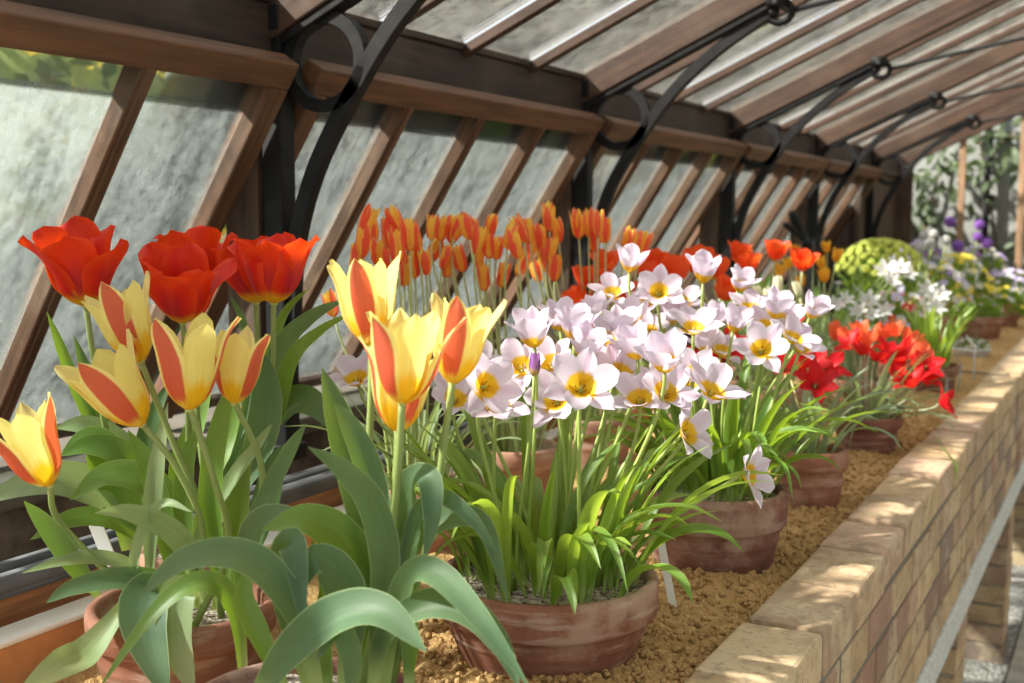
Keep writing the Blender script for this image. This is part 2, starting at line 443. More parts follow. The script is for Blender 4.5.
POINTED = [(0, .30), (.15, .55), (.35, .88), (.55, 1.0), (.72, .90), (.86, .62), (.95, .30), (1, .02)]
OVAL = [(0, .30), (.15, .58), (.35, .88), (.55, 1.0), (.75, .96), (.88, .74), (.96, .42), (1, .06)]
BLUNT = [(0, .28), (.12, .50), (.3, .80), (.5, .96), (.7, 1.0), (.85, .92), (.94, .70), (1, .25)]
STAR = [(0, .20), (.15, .42), (.35, .78), (.55, 1.0), (.72, .86), (.86, .55), (.95, .26), (1, .02)]

def core_mesh(name, h, rs, st=True, dark=False):
    mb = MB(); mb.ball((0, 0, .001), rs, 8, 6, .8)
    mb.tube([(0, 0, 0), (0, 0, h)], [rs * .45, rs * .36], 6)
    for k in range(3):
        a = k * 2 * PI / 3; mb.ball((math.cos(a) * rs * .3, math.sin(a) * rs * .3, h), rs * .32, 6, 4)
    if st:
        for k in range(6):
            a = k * PI / 3 + .3; q = h * .55
            d = Vector((math.cos(a), math.sin(a), 0))
            mb.cur = 1; mb.tube([d * rs * .6, d * (rs + q * .5) + Vector((0, 0, q * .9))], rs * .12, 5)
            mb.tube([d * (rs + q * .45) + Vector((0, 0, q * .8)), d * (rs + q * .6) + Vector((0, 0, q * 1.5))], [rs * .2, rs * .14], 5)
            mb.cur = 0
    return mb.mesh(name, ['pistil', 'anther_dark' if dark else 'anther'])

KIND = {}
def kind(key, n_out, n_in, core):
    KIND[key] = (n_out, n_in, core)
def variants(name, mat, k, **kw):
    return [petal_mesh(name, mat, seed=i * 1.37, **{a: ([x + random.uniform(-4, 4) for x in b] if a == 'th' else b) for a, b in kw.items()}) for i in range(k)]
# unit sizes in metres
kind('yellow', variants('petal', 'petal_flame', 3, L=.114, W=.037, prof=POINTED, th=[62, 27, 13, 16, 25, 31], R=[.010, .024, .032, .036, .045], ripple=.02),
     variants('petal', 'petal_yellow', 3, L=.106, W=.042, prof=OVAL, th=[58, 24, 8, 9, 14, 17], R=[.010, .020, .026, .030, .034], ripple=.02), core_mesh('core', .022, .005))
kind('red', variants('petal', 'petal_red', 3, L=.106, W=.066, prof=OVAL, th=[70, 38, 20, 22, 34, 44], R=[.014, .030, .045, .06, .08], ripple=.05, nv=14, nu=10),
     variants('petal', 'petal_red', 3, L=.102, W=.064, prof=BLUNT, th=[66, 30, 11, 11, 18, 26], R=[.014, .028, .038, .05, .07], ripple=.06, nv=14, nu=10), core_mesh('core', .026, .006, True, True))
kind('lilac', variants('petal', 'petal_lilac_outer', 3, L=.056, W=.031, prof=STAR, th=[60, 50, 58, 68, 74, 78], R=[.010, .018, .026, .034, .05], ripple=.03, nv=10, nu=6),
     variants('petal', 'petal_lilac', 3, L=.055, W=.037, prof=OVAL, th=[50, 40, 46, 52, 58, 62], R=[.010, .018, .024, .030, .04], ripple=.03, nv=10, nu=6), core_mesh('core', .012, .0032, True, True))
kind('lilac_cup', variants('petal', 'petal_lilac_outer', 3, L=.056, W=.030, prof=STAR, th=[60, 34, 26, 32, 40, 46], R=[.010, .017, .024, .03, .04], ripple=.03, nv=10, nu=6),
     variants('petal', 'petal_lilac', 3, L=.055, W=.035, prof=OVAL, th=[56, 26, 18, 22, 26, 30], R=[.010, .017, .022, .027, .034], ripple=.03, nv=10, nu=6), core_mesh('core', .012, .0032, True, True))
kind('orange', variants('petal', 'petal_orange', 2, L=.066, W=.022, prof=POINTED, th=[56, 16, 3, -2, -4, -2], R=[.007, .0105, .0125, .0125, .012], nv=9, nu=6),
     variants('petal', 'petal_orange_inner', 2, L=.063, W=.021, prof=POINTED, th=[50, 13, 2, -3, -3, 1], R=[.007, .010, .0115, .0115, .011], nv=9, nu=6), core_mesh('core', .010, .003, False))
kind('scarlet', variants('petal', 'petal_scarlet', 2, L=.068, W=.046, prof=OVAL, th=[66, 40, 24, 26, 34, 42], R=[.01, .02, .03, .035, .045], ripple=.03, nv=9, nu=6),
     variants('petal', 'petal_scarlet', 2, L=.064, W=.046, prof=OVAL, th=[60, 30, 12, 12, 18, 24], R=[.01, .02, .026, .03, .04], ripple=.03, nv=9, nu=6), core_mesh('core', .012, .004, True, True))
kind('crimson', variants('petal', 'petal_crimson', 2, L=.056, W=.028, prof=STAR, th=[60, 52, 60, 68, 76, 80], R=[.01, .018, .024, .03, .04], ripple=.03, nv=9, nu=6),
     variants('petal', 'petal_crimson', 2, L=.054, W=.030, prof=STAR, th=[55, 40, 44, 50, 56, 60], R=[.01, .018, .024, .03, .04], ripple=.03, nv=9, nu=6), core_mesh('core', .012, .003, True, True))
kind('coral', variants('petal', 'petal_coral', 2, L=.056, W=.030, prof=POINTED, th=[60, 34, 22, 24, 30, 38], R=[.01, .018, .022, .026, .03], ripple=.03, nv=8, nu=4),
     variants('petal', 'petal_coral', 2, L=.052, W=.030, prof=POINTED, th=[55, 26, 12, 12, 16, 20], R=[.01, .016, .02, .022, .03], ripple=.03, nv=8, nu=4), core_mesh('core', .012, .003))
kind('ivory', variants('petal', 'petal_ivory', 1, L=.05, W=.022, prof=POINTED, th=[50, 16, 0, -8, -12, -10], R=[.007, .010, .010, .009, .008], nv=8, nu=4),
     variants('petal', 'petal_ivory', 1, L=.048, W=.022, prof=POINTED, th=[45, 12, -2, -8, -10, -8], R=[.007, .009, .009, .008, .008], nv=8, nu=4), core_mesh('core', .01, .003, False))
kind('purple', variants('petal', 'petal_purple', 1, L=.036, W=.018, prof=POINTED, th=[55, 16, 2, -4, -4, 2], R=[.006, .008, .008, .008, .008], nv=8, nu=4),
     variants('petal', 'petal_purple', 1, L=.034, W=.018, prof=POINTED, th=[50, 12, 0, -4, -4, 2], R=[.006, .008, .008, .007, .007], nv=8, nu=4), core_mesh('core', .01, .003, False))
kind('gold', variants('petal', 'petal_gold', 1, L=.045, W=.024, prof=POINTED, th=[60, 24, 10, 10, 14, 20], R=[.008, .014, .016, .018, .02], nv=8, nu=4),
     variants('petal', 'petal_gold', 1, L=.043, W=.024, prof=POINTED, th=[55, 18, 6, 4, 8, 12], R=[.008, .012, .014, .016, .018], nv=8, nu=4), core_mesh('core', .01, .003))
kind('white', variants('petal', 'petal_white', 1, L=.042, W=.018, prof=STAR, th=[40, 30, 40, 55, 66, 74], R=[.008, .012, .016, .02, .03], nv=8, nu=4),
     variants('petal', 'petal_white', 1, L=.042, W=.018, prof=STAR, th=[36, 26, 34, 48, 58, 66], R=[.008, .012, .016, .02, .03], nv=8, nu=4), core_mesh('core', .012, .003))

def axis_matrix(base, axis, spin, s):
    a = Vector(axis).normalized(); q = Vector((0, 0, 1)).rotation_difference(a)
    return Matrix.Translation(base) @ q.to_matrix().to_4x4() @ Matrix.Rotation(spin, 4, 'Z') @ Matrix.Scale(s, 4)
def bloom(root, key, base, axis, spin=None, s=1.0, name='tulip_bloom', tilt=5.0):
    no, ni, core = KIND[key]
    b = bpy.data.objects.new(name, core); COL.objects.link(b); b.parent = root
    spin = random.uniform(0, 2 * PI) if spin is None else spin
    b.matrix_local = Matrix.Translation(-root.location) @ axis_matrix(base, axis, spin, s)
    for k in range(6):
        src = no if k < 3 else ni
        p = bpy.data.objects.new('petal', random.choice(src)); COL.objects.link(p); p.parent = b
        a = (k % 3) * 2 * PI / 3 + (PI / 3 if k >= 3 else 0)
        p.matrix_local = Matrix.Rotation(a + random.uniform(-.06, .06), 4, 'Z') @ Matrix.Rotation(math.radians(random.uniform(-tilt, tilt)), 4, 'Y') @ Matrix.Rotation(math.radians(random.uniform(-4, 4)), 4, 'X') @ Matrix.Scale(random.uniform(.95, 1.03), 4)
    return b
def stem(root, a, b, axis=None, r=.0035, mat='stem', lean=None, mid=None):
    a, b = Vector(a), Vector(b); L = (b - a).length
    ax = Vector(axis).normalized() if axis is not None else Vector((0, 0, 1))
    if mid: pts = crom([a] + [Vector(p) for p in mid] + [b + ax * .003], 14)
    else:
        t0 = Vector(lean) if lean else Vector((0, 0, 1)); p1 = a + t0 * L * .38; p2 = b - ax * L * .3; pts = []
        for i in range(13):
            t = i / 12; pts.append(a * (1 - t) ** 3 + p1 * 3 * t * (1 - t) ** 2 + p2 * 3 * t * t * (1 - t) + (b + ax * .003) * t ** 3)
    mb = MB(); mb.tube(pts, [r * (1.15 - .25 * i / (len(pts) - 1)) for i in range(len(pts))], 7)
    return mb.build('stem', mat, root, True)
LANCE = [(0, .34), (.12, .52), (.3, .85), (.45, 1.0), (.62, .93), (.78, .70), (.9, .40), (.97, .14), (1, .01)]
STRAP = [(0, .6), (.15, .8), (.4, 1), (.65, .95), (.85, .65), (.95, .3), (1, .02)]
def leaf(root, pts, W, mat='leaf_blue', hint=(0, 0, 1), prof=LANCE, fold=.35, twist=(0, 0), n=18, wave=.04, name='leaf', nu=6):
    P = crom(pts, n); rows = []; uvs = []; hint = Vector(hint); ph = random.uniform(0, 6); prevS = None
    for i, p in enumerate(P):
        v = i / n; T = (P[min(i + 1, n)] - P[max(i - 1, 0)])
        if T.length < 1e-6: T = Vector((0, 0, 1))
        T.normalize()
        S = T.cross(hint)
        if S.length < .15: S = prevS if prevS is not None else T.cross(Vector((.3, .9, .1)))
        S.normalize()
        if prevS is not None:
            if S.dot(prevS) < 0: S = -S
            S = (S * .55 + prevS * .45); S = (S - T * S.dot(T)).normalized()
        prevS = S.copy(); N = S.cross(T)
        if N.dot(hint) < 0: N = -N
        tw = math.radians(twist[0] * (1 - v) + twist[1] * v); S2 = S * math.cos(tw) + N * math.sin(tw); N2 = N * math.cos(tw) - S * math.sin(tw)
        w = max(.0008, W * prof_at(prof, v)); row = []; fd = fold * (1.25 - .7 * v)
        for j in range(nu + 1):
            u = -1 + 2 * j / nu
            lift = fd * abs(u) ** 1.6 * w * .5 + wave * w * abs(u) * math.sin(v * 8 + ph + (2 if u > 0 else 0))
            row.append(p + S2 * (u * w / 2 * (1 - .12 * fd)) + N2 * lift)
        rows.append(row); uvs.append([(j / nu, v) for j in range(nu + 1)])
    mb = MB(); mb.grid(rows, uvs); return mb.build(name, mat, root, True)
def rand_leaf(root, c, r, L, W, mat, e0=(60, 85), droop=(40, 110), az=None, z=None, fold=.4, prof=LANCE, **kw):
    az = random.uniform(0, 2 * PI) if az is None else az
    p = Vector((c[0] + math.cos(az) * r, c[1] + math.sin(az) * r, c[2] if z is None else z)); e = math.radians(random.uniform(*e0)); d = math.radians(random.uniform(*droop))
    az += random.uniform(-.4, .4); pts = [p.copy()]; k = 6; bend = random.uniform(-.35, .35)
    for i in range(k):
        a = e - d * ((i + .5) / k) ** 1.7; p = p + Vector((math.cos(az) * math.cos(a), math.sin(az) * math.cos(a), math.sin(a))) * L / k
        az += bend / k; pts.append(p.copy())
    return leaf(root, pts, W, mat, (-.05 * math.cos(az), -.05 * math.sin(az), 1), prof, fold, (random.uniform(-20, 20), random.uniform(-30, 30)), n=14, nu=4, **kw)
def pot(root, c, r, h, mat='terracotta', soil_drop=.02, base=.80, rim=.32, soil='soil', n=56, lip=.010):
    x, y, z = c; rb = r * base; mb = MB(); rz = z + h * (1 - rim)
    k = lambda t: rb + (r - lip - rb) * t
    p = [(.0005, z + .004), (rb * .97, z), (rb, z + .004), (k(.5), z + h * (1 - rim) * .5), (k(.62), z + h * (1 - rim) * .62), (k(.66) + .002, z + h * (1 - rim) * .66), (k(.70), z + h * (1 - rim) * .70),
         (k(1) - .001, rz - .004), (k(1) + .001, rz - .002), (r - .003, rz), (r, rz + .005), (r + .001, z + h * .9), (r, z + h - .004), (r - .004, z + h), (r - .012, z + h - .001), (r - .016, z + h - .006), (r - .019, z + h * .6), (r - .026, z + h * .5)]
    mb.lathe(p, n, x, y, wob=.006); mb.build('pot', mat, root, True)
    mb = MB(); R = r - .017; rows = []
    for i in range(9):
        q = R * i / 8; rows.append([(x + q * math.cos(a), y + q * math.sin(a), z + h - soil_drop + .004 * noise.noise((x + q * math.cos(a) * 30, y + q * math.sin(a) * 30, 1.3))) for a in (2 * PI * j / 32 for j in range(33))])
    mb.grid(rows); mb.build('soil', soil, root, True)
    return z + h - soil_drop

# ================================================================== THE SETTING
XW = -.385                                   # outer face of the brick bench wall
XI = XW - .122                               # inner edge of the coping
PITCH = .234; J0 = 1.724
TINTS = [(.50, .355, .21), (.53, .38, .23), (.48, .345, .21), (.52, .39, .25), (.46, .33, .22), (.48, .33, .23), (.46, .31, .22), (.50, .36, .24)]
REDS = [(.32, .185, .14), (.35, .215, .165), (.28, .21, .18)]
def brick(mb, x0, x1, y0, y1, z0, z1, red=.12, jit=.004):
    t = random.choice(REDS) if random.random() < red else random.choice(TINTS)
    q = random.uniform(.82, 1.14); mb.ct = tuple(c * q for c in t)
    j = lambda: random.uniform(-jit, jit)
    a, b, c, d, e, f = x0 + j(), x1 + j() * .7, y0 + j() * .6, y1 + j() * .6, z0, z1 + j() * .6
    p = [(a, c, e), (a, c, f), (a, d, e), (a, d, f + j() * .5), (b, c, e), (b, c, f), (b, d, e), (b, d, f + j() * .5)]
    mb.add(p, [(0, 1, 3, 2), (4, 6, 7, 5), (0, 4, 5, 1), (2, 3, 7, 6), (0, 2, 6, 4), (1, 5, 7, 3)])

wall = structure('wall_bench', 'low buff brick bench wall with a flat brick coping beside the gravel path', 'wall', (XW, 4.6, 0))
mb = MB(); k0, k1 = -5, 33
reds = {3: (.46, .22, .19)}
for k in range(k0, k1):
    y0 = J0 + k * PITCH
    brick(mb, XI, XW, y0 + .007, y0 + PITCH - .007, BT - .078, BT, .03, .006)
mb.build('coping', 'brick', wall, False, .007, True)
mb = MB()
for row in range(4):
    zt = BT - .088 - row * .0825
    y0 = .44 + (row % 2) * .10
    while y0 < 9.25:
        w = PITCH * random.choice((.94, .94, .94, .5, .75)); brick(mb, XW - .10, XW + random.uniform(-.003, .001), y0 + .0075, y0 + w - .0075, zt - .0715, zt, .26, .003); y0 += w
mb.build('brickwork', 'brick', wall, False, .004, True)
mb = MB(); mb.box(XW - .11, XW - .0055, .45, 9.3, .43, BT - .012); mb.build('mortar_joint', 'mortar', wall)
mb = MB(); mb.box(XW - .13, XW + .006, .45, 9.3, .345, .438); mb.build('lintel', 'concrete', wall, False, .008)
for i in range(5):
    y = 1.90 + i * 1.475
    mb = MB()
    for row in range(8):
        z = .345 - row * .08
        for q in range(3):
            x1 = XW - .006 - q * .16; brick(mb, x1 - .15, x1, y + random.uniform(0, .004), y + .205, z - .072, z - .004, .25)
    mb.ct = (.22, .19, .15); mb.box(XW - .48, XW - .016, y + .008, y + .198, -.31, .345)
    mb.build('pier', 'brick', wall, False, .003, True)
mb = MB(); mb.box(-1.30, XI + .02, .45, 9.2, .62, .70); struct(mb.build('trim_bench_slab', 'concrete'), 'grey concrete slab carrying the sand bed of the bench', 'slab')

# floor: gravel bed and path slabs
mb = MB(); rows = []
for i in range(140):
    y = .2 + i * .07; rows.append([(-1.84 + j * .07, y, -.285 + .012 * noise.noise((j * .9, i * .9, 0))) for j in range(22)])
mb.grid(rows); tag(mb.build('gravel', 'gravel', None, True), 'loose grey gravel under the brick bench', 'gravel', None, 'stuff')
mb = MB(); mb.box(-2.2, 1.9, -2, 9.8, -.5, -.31); struct(mb.build('floor', 'garden_soil'), 'earth floor under the gravel and the slabs', 'floor')
slabs = structure('floor_path', 'pale stone slabs of the path beside the bench', 'path', (.6, 4, 0))
mb = MB()
for i in range(16):
    y = -1.5 + i * .68
    for x in (-.37, .33, 1.03): mb.box(x + .006, x + .69, y + .006 + (.3 if x > 0 and x < 1 else 0), y + .674 + (.3 if x > 0 and x < 1 else 0), -.33, -.27)
mb.build('paving', 'slab', slabs, False, .006)

# sand bed
def sand_h(x, y):
    h = .828 + .014 * noise.noise((x * 3.2, y * 3.2, .5)) + .010 * noise.noise((x * 9, y * 9, 2.5))
    e = max(0, 1 - (XI - x) / .09); h += .004 - .012 * e
    return h
mb = MB(); rows = []; ys = []; y = .55
while y < 9.2: ys.append(y); y += .0052 * max(1, (y + .2) / 2.0)
xs = [XI + .012 - i * .0055 for i in range(145)]
for y in ys:
    rows.append([(x, y, sand_h(x, y) + .0085 * noise.noise((x * 62, y * 62, 0)) + .0055 * noise.noise((x * 130, y * 130, 4)) + .010 * max(0, noise.noise((x * 34, y * 34, 7)))) for x in xs])
mb.grid(rows)
sand = tag(mb.build('sand', 'sand', None, True), 'crumbly golden brown sand covering the bench', 'sand', None, 'stuff')
mb = MB()
for i in range(9000):
    y = .9 + 3.2 * random.random() ** 1.5; x = random.uniform(-1.0, XI - .004) if random.random() < .75 else XI - .05 * random.random() ** 2
    r = random.uniform(.0025, .007); mb.ball((x, y, sand_h(x, y) + r * .6), r, 5, 3, random.uniform(.7, 1))
mb.build('crumb', 'sand', sand, True)

# back edge of the bench: kerb with sunlight coloured white into its top, timber upstand and black rail
mb = MB(); mb.cur = 1; mb.box(-1.362, -1.312, .2, 9.1, .70, .893); mb.cur = 0; mb.box(-1.364, -1.308, .2, 9.1, .893, .902)
struct(mb.build('trim_kerb', ['white_sunlit', 'orange_paint'], None, False, .003), 'terracotta coloured kerb with its sunlit top coloured white along the back of the bench', 'kerb')
mb = MB(); mb.box(-1.412, -1.376, .2, 9.1, .70, .938); struct(mb.build('trim_upstand', 'wood_upstand', None, False, .004), 'orange brown timber upstand behind the white topped kerb', 'board')
mb = MB(); mb.box(-1.455, -1.365, .2, 9.1, .938, .950); mb.tube([(-1.377, .2, .955), (-1.377, 9.1, .955)], .016, 12); mb.tube([(-1.44, .2, .952), (-1.44, 9.1, .952)], .014, 12)
struct(mb.build('trim_rail', 'lead', None, True, 0), 'dark grey lead rail capping the timber upstand', 'rail')

# ------------------------------------------------------------------ glazed side: low wall, sashes, posts, beam
mb = MB(); mb.box(-2.2, -1.86, -1.0, 9.2, -.35, .92); struct(mb.build('wall_left', 'dark_stone', None, False, .01), 'dark stone plinth wall under the open sashes', 'wall')
mb = MB(); mb.box(-2.24, -1.83, -1.0, 9.2, .92, .965); struct(mb.build('trim_sill', 'sill_stone', None, False, .008), 'pale weathered stone sill on the plinth wall', 'sill')
DN = Vector((-math.sin(TILT), 0, -math.cos(TILT))); NI = Vector((math.cos(TILT), 0, -math.sin(TILT)))
SL = .935
def sash(i, y1, n=4, w=1.44, loc=''):
    y0 = y1 - w; o = Vector((-1.5, 0, 1.768))
    r = structure('window_%d' % i, loc, 'window', (-1.5, (y0 + y1) / 2, 1.768))
    def ob(mb, s0, s1, a, b, n0, n1): mb.obox(o, DN, (0, 1, 0), NI, s0, s1, a, b, n0, n1)
    mb = MB(); ob(mb, 0, .058, y0, y1, -.05, 0); mb.build('top_rail', 'wood_rail', r, False, .004)
    mb = MB(); ob(mb, SL - .03, SL, y0, y1, -.05, -.02); mb.build('bottom_rail', 'wood_post', r, False, .004)
    for a in (y0, y1 - .055):
        mb = MB(); ob(mb, .058, SL - .012, a, a + .055, -.05, 0); mb.build('stile', 'wood_bar', r, False, .004)
    p = (w - .055) / n
    for k in range(1, n):
        mb = MB(); c = y0 + .0275 + p * k; ob(mb, .055, SL - .02, c - .019, c + .019, -.044, -.002); ob(mb, .055, SL - .02, c - .010, c + .010, -.006, .004); mb.build('glazing_bar', 'wood_bar', r, False, .003)
    for k in range(n):
        a = y0 + .0275 + p * k; mb = MB(); ob(mb, .125, SL - .008, a + .008, a + p - .008, -.040, -.037)
        mb.build('glass_pane', 'glass_side', r)
        mb = MB(); ob(mb, .045, .132, a + .008, a + p - .008, -.045, -.042); mb.build('glass_pane', 'glass_clear', r)
WL = ['wooden sash with dusty panes, the one ending above the red tulips', 'wooden sash behind the tall orange tulips', 'wooden sash ending beside the third iron post', 'wooden sash behind the scarlet tulips', 'narrow looking wooden sash above the lime green spurge']
EDGE = [1.92, 3.45, 4.98, 6.51, 8.02]
for i, e in enumerate(EDGE): sash(i + 1, e, 4, 1.455, WL[i])
mb = MB()
for k in range(9): mb.box(-1.66, -1.62, 7.92 + k * .135, 7.92 + k * .135 + .130, .96, 1.80)
for k in range(15): mb.box(-2.08, -2.05, 7.48 + k * .142, 7.48 + k * .142 + .138, .97, 1.9)
struct(mb.build('wall_boarding', 'wood_post', None, False, .003), 'brown vertical boarding at the far end of the sashes', 'boarding')
mb = MB(); mb.box(-1.71, -1.592, -1.0, 9.2, 1.772, 1.900)
mb.box(-1.71, -1.584, -1.0, 9.2, 1.902, 1.922)
struct(mb.build('trim_eaves_beam', 'wood_dark', None, False, .004), 'dark weathered eaves beam above the sashes', 'beam')
mb = MB(); mb.box(-1.594, -1.578, -1.0, 9.2, 1.775, 1.792); struct(mb.build('trim_drip', 'sill_stone', None, False, .003), 'thin moulded strip between the sashes and the eaves beam', 'trim')
PY = [1.965 + 1.532 * k for k in range(5)]
for k, y in enumerate(PY):
    mb = MB(); mb.box(-1.72, -1.632, y - .03, y + .05, .965, 1.772)
    struct(mb.build('trim_post_%d' % (k + 1), 'wood_post', None, False, .004), 'dark brown wooden post behind the %s iron bracket along the glazed side' % ('first', 'second', 'third', 'fourth', 'last')[k], 'post')

# ------------------------------------------------------------------ roof
SLOPE = .45
RA = math.atan(SLOPE); RX = Vector((math.cos(RA), 0, math.sin(RA))); RN = Vector((-math.sin(RA), 0, math.cos(RA)))
RO = Vector((-1.62, 0, 1.815)); RL = 3.75
roof = structure('ceiling', 'sloping glass roof on brown wooden rafters', 'roof', (0, 4, 2.6))
def rob(mb, s0, s1, a, b, n0, n1): mb.obox(RO, RX, (0, 1, 0), RN, s0, s1, a, b, n0, n1)
RY = [PY[0] - 1.532 * 2, PY[0] - 1.532] + PY
for y in RY:
    mb = MB(); rob(mb, 0, RL, y - .028, y + .028, .0, .10); mb.build('rafter', 'wood_rafter', roof, False, .004)
mb = MB(); rob(mb, 0, RL, 9.10, 9.16, .0, .10); mb.build('rafter', 'wood_rafter', roof, False, .004)
GZ = .084
for a, b in zip(RY, RY[1:] + [9.13]):
    n = 4 if b - a > 1.2 else 3; p = (b - a) / n
    for k in range(1, n):
        c = a + p * k; mb = MB(); rob(mb, .0, RL, c - .016, c + .016, .052, .080); mb.build('glazing_bar', 'wood_rafter', roof, False, .003)
    for k in range(n):
        c = a + p * k; mb = MB(); rob(mb, .0, RL, c + .02, c + p - .02, GZ - .004, GZ); mb.build('glass_pane', 'glass_roof', roof)
for s in (1.55, 2.9):
    mb = MB(); rob(mb, s, s + .06, RY[0], 9.13, .02, .075); mb.build('purlin', 'wood_rafter', roof, False, .004)

# ------------------------------------------------------------------ iron brackets
BL = ['black iron bracket with a ring, in front of the first sash above the red tulips', 'black iron bracket with a ring above the tall orange tulips, second along', 'black iron bracket with a ring above the scarlet tulips, third along', 'black iron bracket with a ring above the lever arms, fourth along', 'black iron bracket with a ring above the lime green spurge, at the far end']
def arc_bar(mb, pts, wy, h, y):
    P = crom([(x, y, z) for x, z in pts], 26); rows = []
    for i, p in enumerate(P):
        T = (P[min(i + 1, 26)] - P[max(i - 1, 0)]).normalized(); N = Vector((-T.z, 0, T.x)); Y = Vector((0, 1, 0))
        rows.append([p + N * h / 2 - Y * wy / 2, p + N * h / 2 + Y * wy / 2, p - N * h / 2 + Y * wy / 2, p - N * h / 2 - Y * wy / 2, p + N * h / 2 - Y * wy / 2])
    mb.grid(rows); mb.add(rows[0][:4], [(0, 1, 2, 3)]); mb.add(rows[-1][:4], [(3, 2, 1, 0)])
for k, y in enumerate(PY):
    t = thing('roof_bracket', BL[k], 'bracket', (-1.6, y, .98))
    mb = MB(); mb.box(-1.622, -1.572, y - .024, y + .024, .95, 1.90); mb.box(-1.632, -1.562, y - .034, y + .034, .95, .985); mb.box(-1.628, -1.566, y - .03, y + .03, 1.845, 1.90); mb.build('post', 'iron', t, False, .004)
    mb = MB(); n = 40; rows = []
    for i in range(n + 1):
        a = 2 * PI * i / n; c, s = math.cos(a), math.sin(a)
        rows.append([(-1.470 + r * c, y + d, 1.778 + r * s) for r, d in ((.102, -.013), (.102, .013), (.076, .013), (.076, -.013), (.102, -.013))])
    mb.grid(rows); mb.build('ring', 'iron', t)
    mb = MB(); arc_bar(mb, [(-1.572, 1.23), (-1.555, 1.40), (-1.505, 1.55), (-1.42, 1.69), (-1.30, 1.845), (-1.16, 1.965), (-1.00, 2.065)], .026, .034, y); mb.build('brace', 'iron', t, False, .003)
    mb = MB(); q = lambda x: 1.812 + SLOPE * (x + 1.6)
    arc_bar(mb, [(-1.60, q(-1.6)), (-1.3, q(-1.3)), (-.96, q(-.96))], .045, .016, y); mb.build('rafter_shoe', 'iron', t, False, .003)
    mb = MB(); mb.ball((-.985, y, 2.068), .020, 10, 8)
    ringp = [(-.965 + .036 * math.cos(i * PI / 8), y, 2.066 + .030 * math.sin(i * PI / 8)) for i in range(17)]
    mb.tube(ringp, .011, 8, False); mb.box(-1.00, -.945, y - .033, y + .033, q(-.97) - .012, q(-.97) + .022); mb.tube([(-.965, y - .05, 2.088), (-.965, y + .05, 2.088)], .012, 8)
    mb.build('clamp', 'iron', t, True)
    mb = MB(); mb.tube([(-.93, y, 2.068), (.2, y, 2.27), (1.70, y, 2.54)], .008, 8); mb.build('tie_rod', 'iron', t, True)

# ------------------------------------------------------------------ end wall, inner wall
def wallbox(n, x0, x1, y0, y1, z0, z1, mat, lab):
    mb = MB(); mb.box(x0, x1, y0, y1, z0, z1); return struct(mb.build(n, mat), lab, 'wall')
wallbox('wall_back', -2.2, 1.75, 9.62, 9.8, -.35, 4.2, 'limewash', 'pale limewashed wall at the far end of the glasshouse')
wallbox('wall_right', 1.72, 1.9, -2.0, 9.8, -.35, 4.2, 'limewash', 'limewashed tall wall behind the path')
for i, x in enumerate((-1.56, -1.158, -.753, -.35, .06, .46)):
    hw = .022; x -= .04 * (i == 0); hw = .10 if i == 0 else .022; mb = MB(); mb.box(x - hw, x + hw, 9.13, 9.18, -.30, RO.z + SLOPE * (x + 1.62) + .02)
    struct(mb.build('trim_stud_%d' % (i + 1), 'wood_stud' if i else 'wood_post', None, False, .003), ('pale' if i else 'dark') + ' brown upright stud of the end screen, the %s from the glazed side' % ('first', 'second', 'third', 'fourth', 'fifth', 'sixth')[i], 'stud')
mb = MB(); mb.tube([(-1.03, 9.54, -.30), (-1.03, 9.54, 3.2)], .026, 14)
for z in (.9, 2.0): mb.tube([(-1.03, 9.54, z), (-1.03, 9.54, z + .08)], .036, 14)
mb.box(-1.08, -.98, 9.56, 9.62, 1.6, 1.64)
tag(mb.build('drain_pipe', 'iron', None, True), 'dark upright drain pipe on the limewashed end wall', 'pipe')

# ================================================================== THE POTS
FACE = -FW * .75 + Vector((0, 0, .55))
def pl(root, pts, wpx, t0, t1, mat='leaf_blue', hint=None, **kw):
    k = len(pts); P = []
    for i, p in enumerate(pts):
        t = p[2] if len(p) > 2 else t0 + (t1 - t0) * i / (k - 1)
        P.append(at(p[0], p[1], t))
    return leaf(root, P, wpx * (t0 + t1) / 2 / F, mat, hint or FACE, n=24, nu=8, **kw)
def pbloom(root, key, base, tip, t, dt, s, spin=None, tilt=5.0):
    b = at(*base, t); a = at(*tip, t + dt) - b
    bloom(root, key, b, a, spin, s, tilt=tilt); return b, a.normalized()
def pstem(root, soil, b, ax, r, mat='stem', mid=None, lean=None):
    return stem(root, soil, b, ax, r, mat, lean, mid)

# ---- front pot with the cluster of yellow and red tulips
g = thing('potted_tulip', 'terracotta pot of yellow tulips flamed with red, the five blooms below the big red tulips', 'potted plant', (-1.105, 1.14, .826))
zs = pot(g, (-1.105, 1.14, .826), .123, .13, 'terracotta', .022)
c1 = Vector((-1.105, 1.14, zs))
for base, tip, t, dt, s, spin, root, mid in (
    ((50, 486), (18, 405), 1.47, -.02, 1.10, 4.6, (.03, -.05), [(66, 530, 1.49)]),
    ((141, 362), (112, 286), 1.53, -.01, 1.08, 5.3, (.05, .02), [(172, 440, 1.54), (205, 520, 1.56)]),
    ((143, 425), (92, 362), 1.48, -.03, 1.12, 5.35, (.0, -.03), [(178, 470, 1.49), (203, 540, 1.52)]),
    ((190, 410), (183, 326), 1.44, -.01, 1.15, 4.85, (.06, -.05), [(214, 480, 1.46), (228, 550, 1.50)]),
    ((234, 404), (240, 338), 1.50, -.01, .96, 6.2, (.09, .0), [(262, 470, 1.53), (252, 540, 1.55)])):
    b, a = pbloom(g, 'yellow', base, tip, t, dt, s, spin)
    stem(g, c1 + Vector((root[0], root[1], 0)), b, a, .0044, 'stem', None, [at(*m) for m in reversed(mid)])
P1 = 1.56
